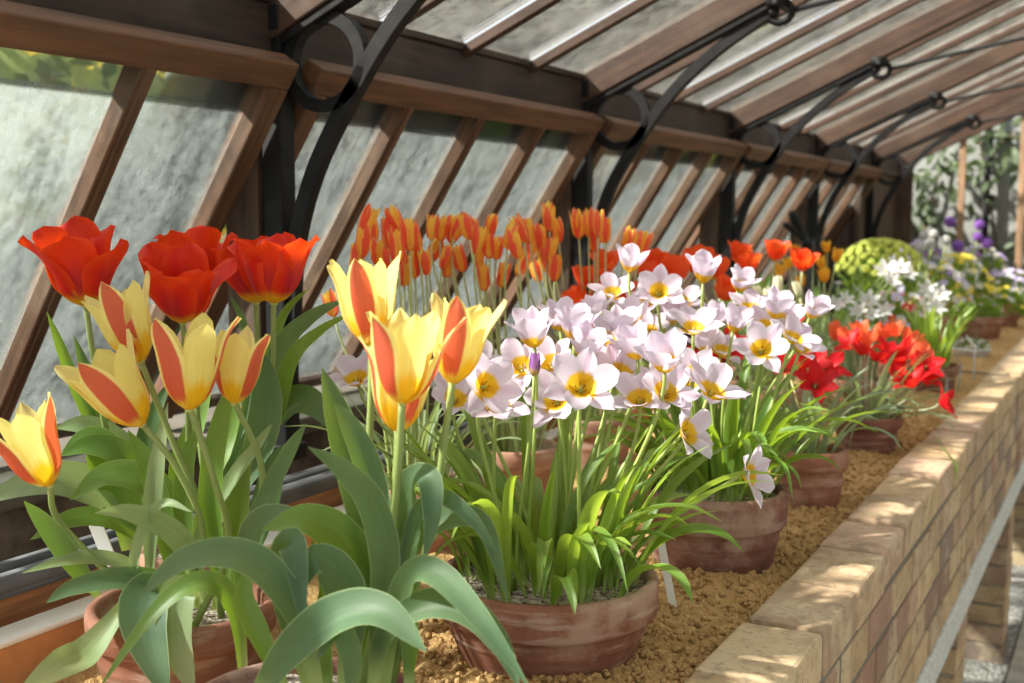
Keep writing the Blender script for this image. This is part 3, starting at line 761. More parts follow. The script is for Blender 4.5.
for pts, w, t0, t1, mat in (
    ([(196, 604), (192, 560), (168, 530), (130, 514), (95, 513)], 27, 1.56, 1.42, 'leaf_pale'),
    ([(178, 612), (165, 585), (120, 580), (75, 588), (46, 603)], 27, 1.54, 1.40, 'leaf_blue'),
    ([(160, 596), (130, 566), (95, 558), (60, 562), (22, 573)], 17, 1.55, 1.44, 'leaf_pale'),
    ([(98, 596), (75, 565), (48, 528), (24, 501)], 23, 1.52, 1.44, 'leaf_blue'),
    ([(150, 610), (133, 575), (146, 522), (166, 503), (192, 512)], 13, 1.50, 1.45, 'leaf_pale'),
    ([(172, 596), (150, 592), (146, 630), (168, 700)], 52, 1.50, 1.40, 'leaf_blue'),
    ([(196, 600), (180, 592), (176, 640), (194, 695)], 40, 1.47, 1.42, 'leaf_pale'),
    ([(245, 690), (238, 620), (222, 588), (190, 585), (150, 618), (98, 690)], 24, 1.42, 1.36, 'leaf_green'),
    ([(238, 630), (240, 565), (262, 508), (290, 452), (306, 424)], 22, 1.46, 1.40, 'leaf_blue'),
    ([(228, 610), (214, 545), (212, 480), (222, 420), (236, 372)], 26, 1.55, 1.52, 'leaf_green'),
    ([(150, 592), (152, 520), (158, 460), (168, 402)], 20, 1.56, 1.56, 'leaf_pale'),
    ([(205, 600), (200, 540), (232, 480), (258, 445), (272, 424)], 17, 1.58, 1.55, 'leaf_pale'),
    ([(240, 640), (246, 560), (262, 522), (296, 520), (318, 534)], 30, 1.44, 1.34, 'leaf_blue'),
    ([(130, 600), (90, 650), (60, 668), (20, 690)], 40, 1.48, 1.36, 'leaf_pale'),
    ([(200, 610), (185, 550), (186, 470), (200, 420)], 22, 1.60, 1.62, 'leaf_green'),
    ([(182, 610), (168, 540), (150, 470), (128, 430)], 24, 1.60, 1.62, 'leaf_green'),
    ([(230, 612), (262, 520), (275, 470), (292, 440)], 30, 1.60, 1.58, 'leaf_dark'),
    ([(215, 612), (235, 540), (240, 480), (252, 440)], 26, 1.60, 1.62, 'leaf_green')):
    pl(g, pts, w, t0, t1, mat)

# ---- nearest pot, four yellow and red tulips and the largest grey-green leaves
g = thing('potted_tulip', 'terracotta pot of yellow tulips flamed with red, its blooms in front of the orange tulips', 'potted plant', (-.795, 1.0, .824))
zs = pot(g, (-.795, 1.0, .824), .133, .108, 'terracotta_dark', .016)
c2 = Vector((-.795, 1.0, zs))
for base, tip, t, dt, s, spin, root, mid in (
    ((372, 346), (363, 268), 1.37, .0, 1.04, 5.2, (-.04, .07), [(370, 420, 1.37), (362, 500, 1.36)]),
    ((402, 404), (408, 318), 1.26, -.01, 1.06, 4.55, (.04, .05), [(398, 470, 1.28), (390, 540, 1.30)]),
    ((398, 432), (402, 352), 1.30, .0, 1.04, 5.9, (.02, .07), [(396, 480, 1.31), (388, 560, 1.32)]),
    ((452, 384), (468, 308), 1.33, .0, 1.0, 5.05, (.06, .08), [(446, 430, 1.33), (432, 520, 1.34)])):
    b, a = pbloom(g, 'yellow', base, tip, t, dt, s, spin)
    stem(g, c2 + Vector((root[0], root[1], 0)), b, a, .0045, 'stem', None, [at(*m) for m in reversed(mid)])
for pts, w, t0, t1, mat in (
    ([(376, 690), (380, 620), (386, 562), (372, 505), (342, 470), (308, 447)], 33, 1.30, 1.20, 'leaf_blue'),
    ([(378, 660), (372, 560), (354, 470), (338, 415), (322, 368)], 38, 1.34, 1.32, 'leaf_blue'),
    ([(384, 650), (384, 560), (372, 480), (352, 430), (334, 402)], 30, 1.32, 1.30, 'leaf_blue'),
    ([(390, 650), (398, 560), (404, 500), (416, 478), (430, 482), (432, 520), (424, 562)], 30, 1.33, 1.24, 'leaf_blue'),
    ([(250, 712), (288, 655), (335, 617), (382, 612), (427, 652)], 48, 1.22, 1.10, 'leaf_blue'),
    ([(385, 690), (395, 610), (415, 573), (442, 578), (482, 622), (530, 688)], 32, 1.28, 1.12, 'leaf_blue'),
    ([(372, 690), (385, 635), (425, 606), (468, 612), (500, 645), (520, 690)], 34, 1.27, 1.14, 'leaf_blue'),
    ([(396, 650), (408, 555), (440, 522), (482, 524), (508, 600)], 28, 1.36, 1.26, 'leaf_blue'),
    ([(392, 640), (408, 540), (428, 502), (448, 500), (474, 522), (497, 552)], 20, 1.32, 1.24, 'leaf_blue'),
    ([(318, 690), (300, 620), (268, 572), (228, 554), (180, 562), (140, 597)], 38, 1.25, 1.20, 'leaf_blue'),
    ([(310, 690), (285, 600), (290, 545), (296, 560), (304, 632)], 34, 1.30, 1.22, 'leaf_blue'),
    ([(366, 690), (366, 600), (345, 545), (306, 520), (262, 530)], 46, 1.34, 1.30, 'leaf_green'),
    ([(345, 690), (352, 620), (340, 580), (316, 560), (300, 590)], 44, 1.28, 1.24, 'leaf_blue'),
    ([(290, 700), (262, 640), (245, 600), (250, 560)], 24, 1.26, 1.28, 'leaf_green'),
    ([(330, 700), (322, 640), (330, 590), (312, 540)], 26, 1.30, 1.33, 'leaf_green'),
    ([(408, 690), (410, 640), (405, 600), (420, 560)], 22, 1.30, 1.33, 'leaf_green'),
    ([(350, 700), (352, 660), (338, 630), (316, 660)], 24, 1.18, 1.16, 'leaf_blue'),
    ([(412, 690), (402, 620), (382, 580), (396, 540)], 22, 1.34, 1.36, 'leaf_blue')):
    pl(g, pts, w, t0, t1, mat)

# ---- big red tulips behind
g = thing('potted_tulip', 'terracotta pot of five large flame red tulips in front of the first sash', 'potted plant', (-1.235, 1.315, .826))
zs = pot(g, (-1.235, 1.315, .826), .092, .145, 'terracotta_pink', .015)
c3 = Vector((-1.235, 1.315, zs))
for base, tip, t, dt, s, spin, root, mid in (
    ((86, 305), (72, 238), 1.68, -.03, 1.25, 4.3, (-.03, -.02), [(96, 370, 1.70), (118, 470, 1.76)]),
    ((196, 298), (192, 222), 1.80, .0, 1.15, 3.0, (.0, .03), [(196, 400, 1.81)]),
    ((183, 322), (180, 250), 1.66, -.04, 1.15, 5.1, (-.01, -.01), [(188, 400, 1.70)]),
    ((256, 303), (248, 232), 1.79, .0, 1.05, 2.8, (.03, .02), [(256, 400, 1.81)]),
    ((274, 303), (272, 226), 1.71, -.02, 1.15, 5.2, (.04, -.01), [(268, 400, 1.74)])):
    b, a = pbloom(g, 'red', base, tip, t, dt, s, spin, 8)
    stem(g, c3 + Vector((root[0], root[1], 0)), b, a, .0046, 'stem', None, [at(*m) for m in reversed(mid)])
for pts, w, t0, t1, mat in (
    ([(150, 540), (118, 502), (78, 484), (35, 484), (-30, 505)], 44, 1.76, 1.62, 'leaf_pale'),
    ([(160, 536), (140, 470), (112, 440), (84, 426), (55, 428)], 30, 1.78, 1.72, 'leaf_pale'),
    ([(164, 540), (150, 486), (124, 455), (90, 446), (60, 456)], 30, 1.74, 1.68, 'leaf_green'),
    ([(130, 550), (126, 510), (116, 470), (92, 442), (62, 452)], 46, 1.74, 1.70, 'leaf_green'),
    ([(160, 540), (118, 470), (82, 400), (62, 350), (47, 312)], 14, 1.80, 1.74, 'leaf_green'),
    ([(166, 540), (122, 470), (100, 415), (86, 370), (74, 336)], 17, 1.80, 1.76, 'leaf_blue'),
    ([(200, 540), (242, 470), (268, 410), (282, 350), (312, 318), (346, 299)], 27, 1.80, 1.72, 'leaf_blue'),
    ([(205, 540), (250, 480), (276, 420), (292, 360), (322, 330), (354, 312)], 18, 1.78, 1.70, 'leaf_green'),
    ([(200, 540), (250, 450), (272, 350), (286, 312), (309, 288)], 13, 1.84, 1.82, 'leaf_green'),
    ([(195, 540), (240, 440), (250, 360), (242, 320), (229, 294)], 11, 1.82, 1.80, 'leaf_blue'),
    ([(205, 530), (252, 470), (266, 420), (266, 380), (258, 346)], 36, 1.74, 1.70, 'leaf_blue'),
    ([(205, 540), (250, 450), (290, 405), (318, 408), (345, 440)], 36, 1.80, 1.72, 'leaf_dark'),
    ([(180, 540), (180, 470), (198, 420), (214, 350)], 24, 1.84, 1.86, 'leaf_green'),
    ([(170, 540), (150, 480), (150, 430), (170, 380)], 26, 1.86, 1.86, 'leaf_dark'),
    ([(195, 540), (214, 470), (230, 430), (238, 380)], 26, 1.84, 1.86, 'leaf_green'),
    ([(150, 545), (110, 520), (70, 520), (30, 540)], 24, 1.72, 1.66, 'leaf_green'),
    ([(190, 545), (160, 490), (110, 475), (70, 500)], 34, 1.70, 1.64, 'leaf_green')):
    pl(g, pts, w, t0, t1, mat)

# ---- lilac tulips
def lilac_pot(c, r, h, label, blooms, mat, nleaf, Lr, seed, potmat='terracotta', **kw):
    random.seed(seed)
    g = thing('potted_tulip', label, 'potted plant', c)
    zs = pot(g, c, r, h, potmat, .018, **kw)
    rad = r - .03
    for q in blooms:
        px, py, t, ax = q[:4]; key = q[4] if len(q) > 4 else 'lilac'; s = q[5] if len(q) > 5 else 1.0
        a = cdir(*ax); b = at(px, py, t) - a * .014 * s
        bloom(g, key, b, a, None, s)
        d = Vector((b.x - c[0], b.y - c[1], 0)); d = d * min(1, rad * .8 / max(d.length, .001)) * random.uniform(.5, .95)
        d += Vector((random.uniform(-.02, .02), random.uniform(-.02, .02), 0))
        st = Vector((c[0] + d.x, c[1] + d.y, zs))
        mid = [at(*m) for m in q[6]] if len(q) > 6 else None
        stem(g, st, b, (a + Vector((0, 0, .8))).normalized(), .0030, 'stem_bright', None, mid)
    for i in range(nleaf):
        q = rad * math.sqrt(random.random()); 
        rand_leaf(g, (c[0], c[1], zs), q, random.uniform(*Lr), random.uniform(.013, .029), random.choice((mat, mat, mat, 'leaf_green', 'leaf_green')), (58, 88), (30, 140), fold=.6, wave=.05, az=i * 2.399 + random.uniform(-.3, .3))
    return g, zs
B1 = [(487, 386, 1.62, (.5, .15, .85)), (533, 337, 1.68, (-.15, .85, .35), 'lilac_cup', 1.15), (581, 386, 1.58, (.0, .45, .9), 'lilac', 1.12), (575, 331, 1.76, (.05, .9, .3), 'lilac_cup', 1.1),
      (550, 362, 1.80, (-.3, .6, .6)), (586, 352, 1.72, (.1, .8, .5), 'lilac_cup', 1.05), (636, 350, 1.74, (-.2, .8, .4), 'lilac_cup', 1.1), (664, 362, 1.64, (-.15, .75, .55), 'lilac_cup', 1.18), (666, 392, 1.68, (.3, .5, .7)),
      (712, 390, 1.70, (.30, .75, .45), 'lilac', 1.1), (689, 433, 1.66, (.65, .25, .6), 'lilac', .95), (750, 475, 1.68, (.75, .1, .6), 'lilac', .95, [(655, 533, 1.72), (700, 500, 1.70)]),
      (497, 404, 1.66, (.1, .5, .7)), (356, 378, 1.80, (-.15, .7, .5)), (455, 398, 1.76, (.2, .5, .6)), (606, 338, 1.82, (.2, .8, .4)), (560, 322, 1.84, (-.1, .8, .4), 'lilac_cup'), (692, 372, 1.80, (-.2, .7, .5)), (520, 366, 1.78, (-.3, .5, .7)), (620, 372, 1.78, (.1, .6, .6)), (603, 366, 1.8, (-.3, .7, .5)), (478, 366, 1.84, (.2, .6, .6)), (640, 398, 1.7, (-.1, .7, .6)), (556, 400, 1.7, (-.2, .4, .8)), (620, 330, 1.86, (0, .8, .4), 'lilac_cup')]
b1, z1 = lilac_pot((-.735, 1.492, .824), .160, .130, 'wide terracotta bowl of pale lilac tulips with yellow centres beside the white stake', B1, 'leaf_bright', 88, (.15, .32), 11, 'terracotta', base=.77, rim=.42)
b = at(534, 376, 1.62); bloom(b1, 'purple', b, cdir(.05, 1, .1), 1.0, 1.0); stem(b1, (-.76, 1.44, z1), b, None, .0026, 'stem_bright')
B2 = [(630, 265, 2.25, (.1, .9, .3), 'lilac_cup', 1.05), (659, 291, 2.15, (.0, .5, .8), 'lilac', 1.05), (704, 275, 2.20, (.05, .9, .35), 'lilac_cup', 1.15), (633, 318, 2.20, (-.2, .8, .4), 'lilac_cup'), (694, 327, 2.10, (.0, .75, .5), 'lilac', 1.1),
      (715, 321, 2.24, (.2, .8, .4), 'lilac_cup'), (735, 325, 2.14, (.2, .8, .4), 'lilac_cup'), (750, 307, 2.26, (.0, .8, .5)), (776, 311, 2.18, (.2, .8, .4), 'lilac_cup', 1.1), (762, 349, 2.06, (.0, .4, .9), 'lilac', 1.1), (794, 337, 2.12, (.3, .7, .5)),
      (598, 312, 2.24, (-.2, .8, .4), 'lilac_cup'), (690, 382, 2.1, (-.1, .6, .6)), (650, 300, 2.3, (-.3, .6, .6)), (682, 300, 2.3, (.2, .7, .5)), (740, 285, 2.3, (.2, .7, .5), 'lilac_cup'), (765, 326, 2.2, (-.2, .6, .6)), (705, 345, 2.15, (-.2, .8, .4), 'lilac_cup'), (813, 312, 2.26, (.3, .7, .5), 'lilac_cup'), (648, 330, 2.24, (-.1, .7, .5)), (802, 348, 2.16, (.3, .7, .5)), (672, 318, 2.28, (0, .8, .4), 'lilac_cup'), (722, 350, 2.2, (.1, .7, .5)), (786, 322, 2.28, (.1, .7, .6)), (612, 292, 2.3, (-.1, .7, .6))]
b2, z2 = lilac_pot((-.675, 2.07, .824), .134, .145, 'round terracotta pot of pale lilac tulips, second from the bowl by the white stake', B2, 'leaf_green', 78, (.17, .32), 12, 'terracotta_dark', base=.82, rim=.45)

# ---- tall orange tulips in a row at the back
def group_pot(c, r, h, label, key, spots, leafmat, nleaf, Lr, Wr, seed, r_st=.0026, stemmat='stem_pale', potmat='terracotta_pink', spread=.25, s=1.0, tilt=5, e0=(66, 88), droop=(20, 90), soil=.02, cat='potted plant', bn='tulip_bloom', prof=STRAP, name='potted_tulip'):
    random.seed(seed)
    g = thing(name, label, cat, c); zs = pot(g, c, r, h, potmat, soil); rad = r - .03
    for q in spots:
        px, py, t = q[:3]; k2 = q[3] if len(q) > 3 else key
        a = Vector((random.gauss(0, spread), random.gauss(0, spread), 1)).normalized()
        if len(q) > 4: a = cdir(*q[4])
        L = {'orange': .028, 'scarlet': .030, 'ivory': .025, 'coral': .025, 'gold': .022, 'crimson': .012, 'white': .02}.get(k2, .02) * s
        ss = s * random.uniform(.9, 1.1); b = at(px, py, t) - a * L; bloom(g, k2, b, a, None, ss, bn, tilt)
        d = Vector((b.x - c[0], b.y - c[1], 0)); d = d * min(1, rad * .9 / max(d.length, .001)) * random.uniform(.6, 1)
        stem(g, (c[0] + d.x, c[1] + d.y, zs), b, (a + Vector((0, 0, 1))).normalized(), r_st, stemmat)
    for i in range(nleaf):
        q = rad * math.sqrt(random.random())
        rand_leaf(g, (c[0], c[1], zs), q, random.uniform(*Lr), random.uniform(*Wr), leafmat, e0, droop, fold=.5, wave=.02, az=i * 2.399, prof=prof)
    return g
O1 = [(366, 222), (372, 229), (395, 221), (363, 243), (377, 251), (356, 258), (389, 235), (397, 249), (409, 236), (414, 237), (391, 264), (405, 272), (414, 264), (424, 262), (331, 303)]
O1 = [(x, y, 2.20 + random.uniform(-.05, .08)) for x, y in O1]
group_pot((-1.205, 1.88, .826), .097, .135, 'terracotta pot of slender red and orange tulips, at the end nearest the red tulips', 'orange', O1, 'leaf_pale', 34, (.18, .30), (.007, .013), 21, e0=(50, 85), droop=(30, 120))
O2 = [(432, 224), (442, 226), (447, 262), (452, 228), (459, 224), (466, 224), (435, 248), (446, 254), (460, 257), (474, 226), (478, 253), (477, 238), (489, 243), (498, 245), (510, 234), (515, 243), (484, 275), (503, 272), (491, 225), (520, 228)]
O2 = [(x, y + 3, 2.50 + random.uniform(-.08, .10)) for x, y in O2]
group_pot((-1.205, 2.29, .826), .098, .135, 'terracotta pot of slender red and orange tulips, the middle and fullest of its row', 'orange', O2, 'leaf_pale', 34, (.18, .30), (.007, .013), 22, e0=(55, 85), droop=(30, 110))
O3 = [(530, 245), (545, 258), (549, 216), (528, 228), (558, 228), (536, 268), (555, 266), (540, 236), (578, 223), (589, 222), (594, 236), (605, 229), (628, 235), (636, 238), (644, 240), (598, 220), (551, 248), (522, 262)]
O3 = [(x, y + 3, 2.86 + random.uniform(-.10, .10)) for x, y in O3]
group_pot((-1.205, 2.73, .826), .098, .135, 'terracotta pot of slender red and orange tulips, furthest along its row, beside the scarlet ones', 'orange', O3, 'leaf_pale', 30, (.18, .30), (.007, .013), 23, s=1.08, e0=(60, 85), droop=(30, 100))

# ---- scarlet tulips behind the lilac ones
S1 = [(600, 282, 2.95), (580, 300, 2.85), (592, 318, 2.8), (622, 292, 2.9), (650, 276, 3.0), (676, 270, 3.0), (605, 262, 3.05), (640, 308, 2.85), (668, 300, 2.9), (585, 275, 2.95), (655, 262, 3.05)]
group_pot((-1.04, 3.02, .826), .115, .12, 'terracotta pot of scarlet open tulips, between the orange and the lilac ones', 'scarlet', S1, 'leaf_grey', 22, (.2, .3), (.02, .034), 24, .0035, s=1.1, spread=.35, prof=LANCE)
S2 = [(694, 262, 3.35), (740, 250, 3.5), (727, 289, 3.2), (705, 255, 3.5), (776, 250, 3.6), (803, 260, 3.5), (748, 262, 3.4), (716, 268, 3.3), (778, 284, 3.2, 'ivory'), (758, 292, 3.2, 'ivory'), (768, 296, 3.15, 'ivory'), (797, 288, 3.3, 'ivory'), (786, 300, 3.2, 'ivory')]
group_pot((-1.00, 3.55, .826), .12, .12, 'terracotta pot of scarlet tulips with ivory buds, below the iron lever arms', 'scarlet', S2, 'leaf_grey', 24, (.22, .33), (.02, .034), 25, .0035, s=1.15, spread=.25, prof=LANCE)
# ---- gold and orange small tulips further back
G1 = [(795, 250, 4.5), (826, 246, 4.6), (837, 255, 4.5), (788, 262, 4.4), (821, 262, 4.4), (780, 270, 4.3), (824, 275, 4.3), (812, 252, 4.6), (801, 280, 4.3)]
group_pot((-1.12, 4.6, .826), .11, .13, 'terracotta pot of small golden orange tulips in front of the lime green spurge', 'gold', G1, 'leaf_green', 22, (.2, .3), (.012, .02), 26, s=1.25)

# ---- crimson tulips beside and behind the lilac ones
C1 = [(808, 369, 2.62, 'crimson', (-.1, .6, .6)), (788, 368, 2.7, 'crimson', (.1, .6, .6)), (784, 328, 2.75, 'crimson', (0, .8, .4)), (726, 358, 2.6, 'crimson', (-.2, .6, .6)), (708, 347, 2.7), (826, 366, 2.65, 'crimson', (.3, .6, .6)), (735, 340, 2.75), (816, 384, 2.55, 'crimson', (.0, .5, .8)), (700, 362, 2.6)]
group_pot((-.62, 2.575, .824), .082, .135, 'small terracotta pot of crimson tulips tucked behind the second lilac pot', 'crimson', C1, 'leaf_grey', 26, (.16, .26), (.014, .024), 27, potmat='terracotta', s=1.15, e0=(50, 85), droop=(40, 130))
C2 = [(862, 351, 3.3), (876, 357, 3.25), (899, 360, 3.25), (905, 350, 3.3), (921, 374, 3.2, 'crimson', (.2, .4, .8)), (912, 383, 3.15), (888, 352, 3.3), (944, 403, 3.1, 'crimson', (.75, .25, .4)), (926, 366, 3.2), (850, 345, 3.35), (895, 372, 3.2),
      (837, 331, 3.45, 'coral'), (860, 329, 3.45, 'coral'), (864, 342, 3.4, 'coral'), (894, 328, 3.5, 'coral'), (910, 337, 3.5, 'coral'), (917, 351, 3.4, 'coral'), (846, 338, 3.4, 'coral'), (880, 334, 3.5, 'coral')]
g = group_pot((-.64, 3.30, .824), .095, .10, 'terracotta pot of small crimson and coral tulips spilling over the coping', 'crimson', C2, 'leaf_grey', 74, (.16, .30), (.006, .012), 28, .0024, 'stem_grey', 'terracotta_dark', s=1.15, e0=(20, 80), droop=(20, 110), spread=.4)

# ================================================================== FAR END OF THE BENCH
def small_flower(name, mats, k, L, W, tilt=70, eye=.3):
    mb = MB()
    for j in range(k):
        a = 2 * PI * j / k; rows = []; uvs = []
        for i in range(5):
            v = i / 4; w = W * (.3, .75, 1, .85, .25)[i]; t = math.radians(tilt); q = L * v
            c, s = math.cos(a), math.sin(a); rows.append([(c * q * math.sin(t) - s * u * w / 2, s * q * math.sin(t) + c * u * w / 2, q * math.cos(t) + .12 * w * u * u) for u in (-1, 0, 1)]); uvs.append([(.5 + u / 2, v) for u in (-1, 0, 1)])
        mb.grid(rows, uvs)
    mb.cur = 1; mb.ball((0, 0, .001), L * eye, 6, 4, .7)
    return mb.mesh(name, mats)
FL = {c: small_flower('flower', ['bloom_' + c, 'anther'], 5, .020, .020) for c in ('mauve', 'yellow', 'white', 'pink', 'violet', 'red')}
STAR6 = small_flower('flower', ['bloom_white', 'anther'], 6, .045, .020, 62, .12)
def foliage(root, c, rx, rz, n, L, W, mat='leaf_green', up=.6, low=.0, name='foliage'):
    mb = MB()
    for i in range(n):
        a = random.uniform(0, 2 * PI); ph = math.asin(random.uniform(low, 1)); q = random.uniform(.55, 1.0)
        d = Vector((math.cos(a) * math.cos(ph), math.sin(a) * math.cos(ph), math.sin(ph)))
        p = Vector(c) + Vector((d.x * rx * q, d.y * rx * q, d.z * rz * q))
        ax = (d + Vector((random.gauss(0, .4), random.gauss(0, .4), up + random.gauss(0, .3)))).normalized()
        S = ax.cross(Vector((random.gauss(0, 1), random.gauss(0, 1), random.gauss(0, 1)))).normalized(); N = S.cross(ax)
        l = L * random.uniform(.6, 1.2); w = W * random.uniform(.7, 1.2)
        mb.grid([[p + ax * (l * v) + S * (u * w / 2 * ww) + N * (l * .25 * v * v) for u in (-1, 0, 1)] for v, ww in ((0, .25), (.35, .95), (.7, .8), (1, .05))], [[(.5 + u / 2, v) for u in (-1, 0, 1)] for v in (0.1, .35, .7, 1)])
    return mb.build(name, mat, root, True)
def place(root, me, name, p, axis, s=1.0):
    o = bpy.data.objects.new(name, me); COL.objects.link(o); o.parent = root
    o.matrix_local = Matrix.Translation(-root.location) @ axis_matrix(Vector(p), axis, random.uniform(0, 6), s); return o
def cushion(c, r, h, label, rx, rz, cols, nfl, leafm='leaf_green', nleaf=260, L=.035, W=.014, potmat='terracotta', s=1.0, lift=.02, name='potted_flower', stems=0, **kw):
    g = thing(name, label, 'potted plant', c); zs = pot(g, c, r, h, potmat, .012, n=36, **kw); o = (c[0], c[1], zs)
    foliage(g, o, rx, rz, nleaf, L, W, leafm)
    for i in range(nfl):
        a = i * 2.399; ph = math.asin(min(.999, .15 + .85 * random.random())); d = Vector((math.cos(a) * math.cos(ph), math.sin(a) * math.cos(ph), math.sin(ph)))
        p = Vector(o) + Vector((d.x * rx * 1.02, d.y * rx * 1.02, d.z * rz + lift)); k = random.choice(cols)
        place(g, FL[k], 'flower', p, (d + Vector((.1, -.5, .4))).normalized(), s * random.uniform(.8, 1.2))
        if i < stems: stem(g, (c[0] + d.x * r * .4, c[1] + d.y * r * .4, zs), p, None, .0016, 'stem')
    return g
random.seed(41)
# lime green spurge
dc = at(880, 263, 6.2)
g = thing('potted_spurge', 'large rounded lime green plant in flower, below the far end of the sashes', 'potted plant', (dc.x, dc.y, .826))
zs = pot(g, (dc.x, dc.y, .826), .14, .16, 'terracotta', .015, n=36)
foliage(g, (dc.x, dc.y, zs + .06), .205, dc.z - zs, 420, .06, .014, 'leaf_bright', .3)
mb = MB()
for i in range(22):
    a = i * 2.399; d = Vector((math.cos(a), math.sin(a), .1 + random.random())).normalized(); mb.ball(d * .013, .0062, 5, 4)
HEAD = mb.mesh('flower_head', 'bloom_lime')
for i in range(96):
    a = i * 2.399; ph = math.asin(.06 + .94 * (i + .5) / 96); d = Vector((math.cos(a) * math.cos(ph), math.sin(a) * math.cos(ph), math.sin(ph)))
    place(g, HEAD, 'flower_head', Vector((dc.x + d.x * .215, dc.y + d.y * .215, dc.z - .06 + d.z * .175)), d, random.uniform(1.05, 1.4))
for i in range(14):
    a = i * .45; stem(g, (dc.x + .06 * math.cos(a), dc.y + .06 * math.sin(a), zs), (dc.x + .13 * math.cos(a), dc.y + .13 * math.sin(a), dc.z - .02), None, .004, 'stem')

def sword_pot(c, r, h, label, spots, nleaf, Lr, W, leafm, potmat='terracotta', s=1.0, mat6=None, name='potted_bulb_plant', r_st=.0028):
    g = thing(name, label, 'potted plant', c); zs = pot(g, c, r, h, potmat, .015, n=36)
    for px, py, t in spots:
        b = at(px, py, t); ax = (cdir(random.uniform(-.5, .5), .5, .7)).normalized()
        place(g, mat6 or STAR6, 'flower', b, ax, s * random.uniform(.9, 1.1))
        d = Vector((b.x - c[0], b.y - c[1], 0)); d = d * min(1, r * .6 / max(d.length, .001))
        stem(g, (c[0] + d.x, c[1] + d.y, zs), b, ax, r_st, 'stem')
    for i in range(nleaf): rand_leaf(g, (c[0], c[1], zs), (r - .03) * math.sqrt(random.random()), random.uniform(*Lr), W * random.uniform(.8, 1.2), leafm, (66, 88), (5, 60), az=i * 2.399, prof=STRAP)
    return g
sword_pot((-.655, 4.55, .826), .098, .10, 'terracotta pot of upright sword shaped leaves with white star flowers beside the zinc labels', [(931, 300, 4.3), (939, 296, 4.35), (922, 306, 4.3), (927, 291, 4.4), (936, 309, 4.25)], 30, (.16, .30), .022, 'leaf_bright', 'terracotta_dark')
sword_pot((-.99, 4.35, .826), .10, .12, 'pot of white trumpet flowers on tall stems between the crimson tulips and the lime spurge', [(886, 272, 4.35), (893, 266, 4.4), (905, 275, 4.4), (900, 270, 4.35), (889, 282, 4.3), (868, 302, 4.2)], 26, (.2, .34), .012, 'leaf_pale', s=1.15)
sword_pot((-.80, 3.95, .826), .09, .11, 'pot of grey-green leaves and small white flowers behind the coral tulips', [(845, 300, 3.9), (858, 312, 3.9), (872, 316, 3.9), (884, 312, 3.9), (835, 306, 3.9)], 30, (.16, .28), .014, 'leaf_grey', s=.8)
# white round heads on tall stalks
mb = MB()
for i in range(46):
    z = 1 - 2 * (i + .5) / 46; a = i * 2.399; q = math.sqrt(1 - z * z); d = Vector((q * math.cos(a), q * math.sin(a), z)); mb.ball(d * .8, .30, 5, 4)
mb.ball((0, 0, 0), .72, 8, 6)
BALLW = mb.mesh('flower_head', 'bloom_white'); BALLV = mb.mesh('flower_head', 'bloom_violet')
def ball_pot(c, label, spots, me, rad, leafm, nleaf=16, Lr=(.2, .32), name='potted_allium'):
    g = thing(name, label, 'potted plant', c); zs = pot(g, c, .10, .12, 'terracotta', .015, n=32)
    for px, py, t in spots:
        b = at(px, py, t); place(g, me, 'flower_head', b, (0, 0, 1), rad * random.uniform(.85, 1.15))
        stem(g, (c[0] + random.uniform(-.03, .03), c[1] + random.uniform(-.03, .03), zs), b, None, .0035, 'stem_bright')
    for i in range(nleaf): rand_leaf(g, (c[0], c[1], zs), .05 * random.random(), random.uniform(*Lr), .014, leafm, (50, 85), (20, 120), az=i * 2.399, prof=STRAP)
    return g
ball_pot((-.86, 5.35, .826), 'tall plant with loose white flower heads on pale stalks, in front of the violet globes', [(924, 236, 5.2), (930, 244, 5.25), (946, 240, 5.3), (921, 247, 5.2), (934, 234, 5.3)], BALLW, .021, 'leaf_green')
ball_pot((-1.02, 7.75, .826), 'tall plant with violet globe flower heads against the pale end wall', [(950, 222, 7.6), (980, 225, 7.6), (978, 237, 7.5), (987, 243, 7.6), (958, 246, 7.5)], BALLV, .031, 'leaf_green')
# low pots along the far bench
cushion((-.655, 5.72, .828), .088, .045, 'shallow pale stone bowl of tiny white flowers near the coping', .078, .05, ['white'], 24, 'leaf_grey', 200, .022, .008, 'stone_pot', .5, .004, 'potted_alpine', base=.8)
cushion((-.715, 6.62, .826), .115, .125, 'large orange terracotta pot with a low green cushion, beyond the stone bowl', .105, .10, ['pink', 'violet'], 8, 'leaf_green', 420, .03, .010, 'terracotta', .5, .004, 'potted_alpine')
cushion((-.665, 7.30, .826), .085, .09, 'terracotta pot of small cream flowers, beyond the pot with the green cushion', .13, .15, ['white', 'yellow'], 46, 'leaf_green', 260, .04, .016, 'terracotta', .8)
cushion((-.70, 8.10, .826), .10, .10, 'terracotta pot of pale mauve flowers at the far end of the coping', .16, .20, ['mauve', 'white'], 60, 'leaf_green', 260, .04, .016, 'terracotta_pink', 1.0)
cushion((-.93, 6.35, .826), .11, .13, 'pot of white and mauve flowers just in front of the violet globes', .20, .26, ['mauve', 'white', 'mauve', 'yellow'], 80, 'leaf_green', 320, .05, .018, 'terracotta', 1.15)
cushion((-.90, 7.15, .826), .11, .13, 'pot of bright yellow flowers among the mauve ones at the far end', .19, .29, ['yellow', 'yellow', 'white'], 80, 'leaf_green', 300, .05, .018, 'terracotta', 1.2)
cushion((-.93, 8.35, .826), .11, .13, 'pot of dense mauve flowers furthest along the bench', .22, .31, ['mauve', 'mauve', 'violet', 'white'], 90, 'leaf_green', 300, .05, .018, 'terracotta', 1.25)
cushion((-1.12, 7.15, .826), .11, .13, 'pot of loose mauve spikes beside the end of the sashes', .17, .36, ['mauve', 'mauve', 'violet'], 70, 'leaf_grey', 300, .06, .014, 'terracotta', 1.15)
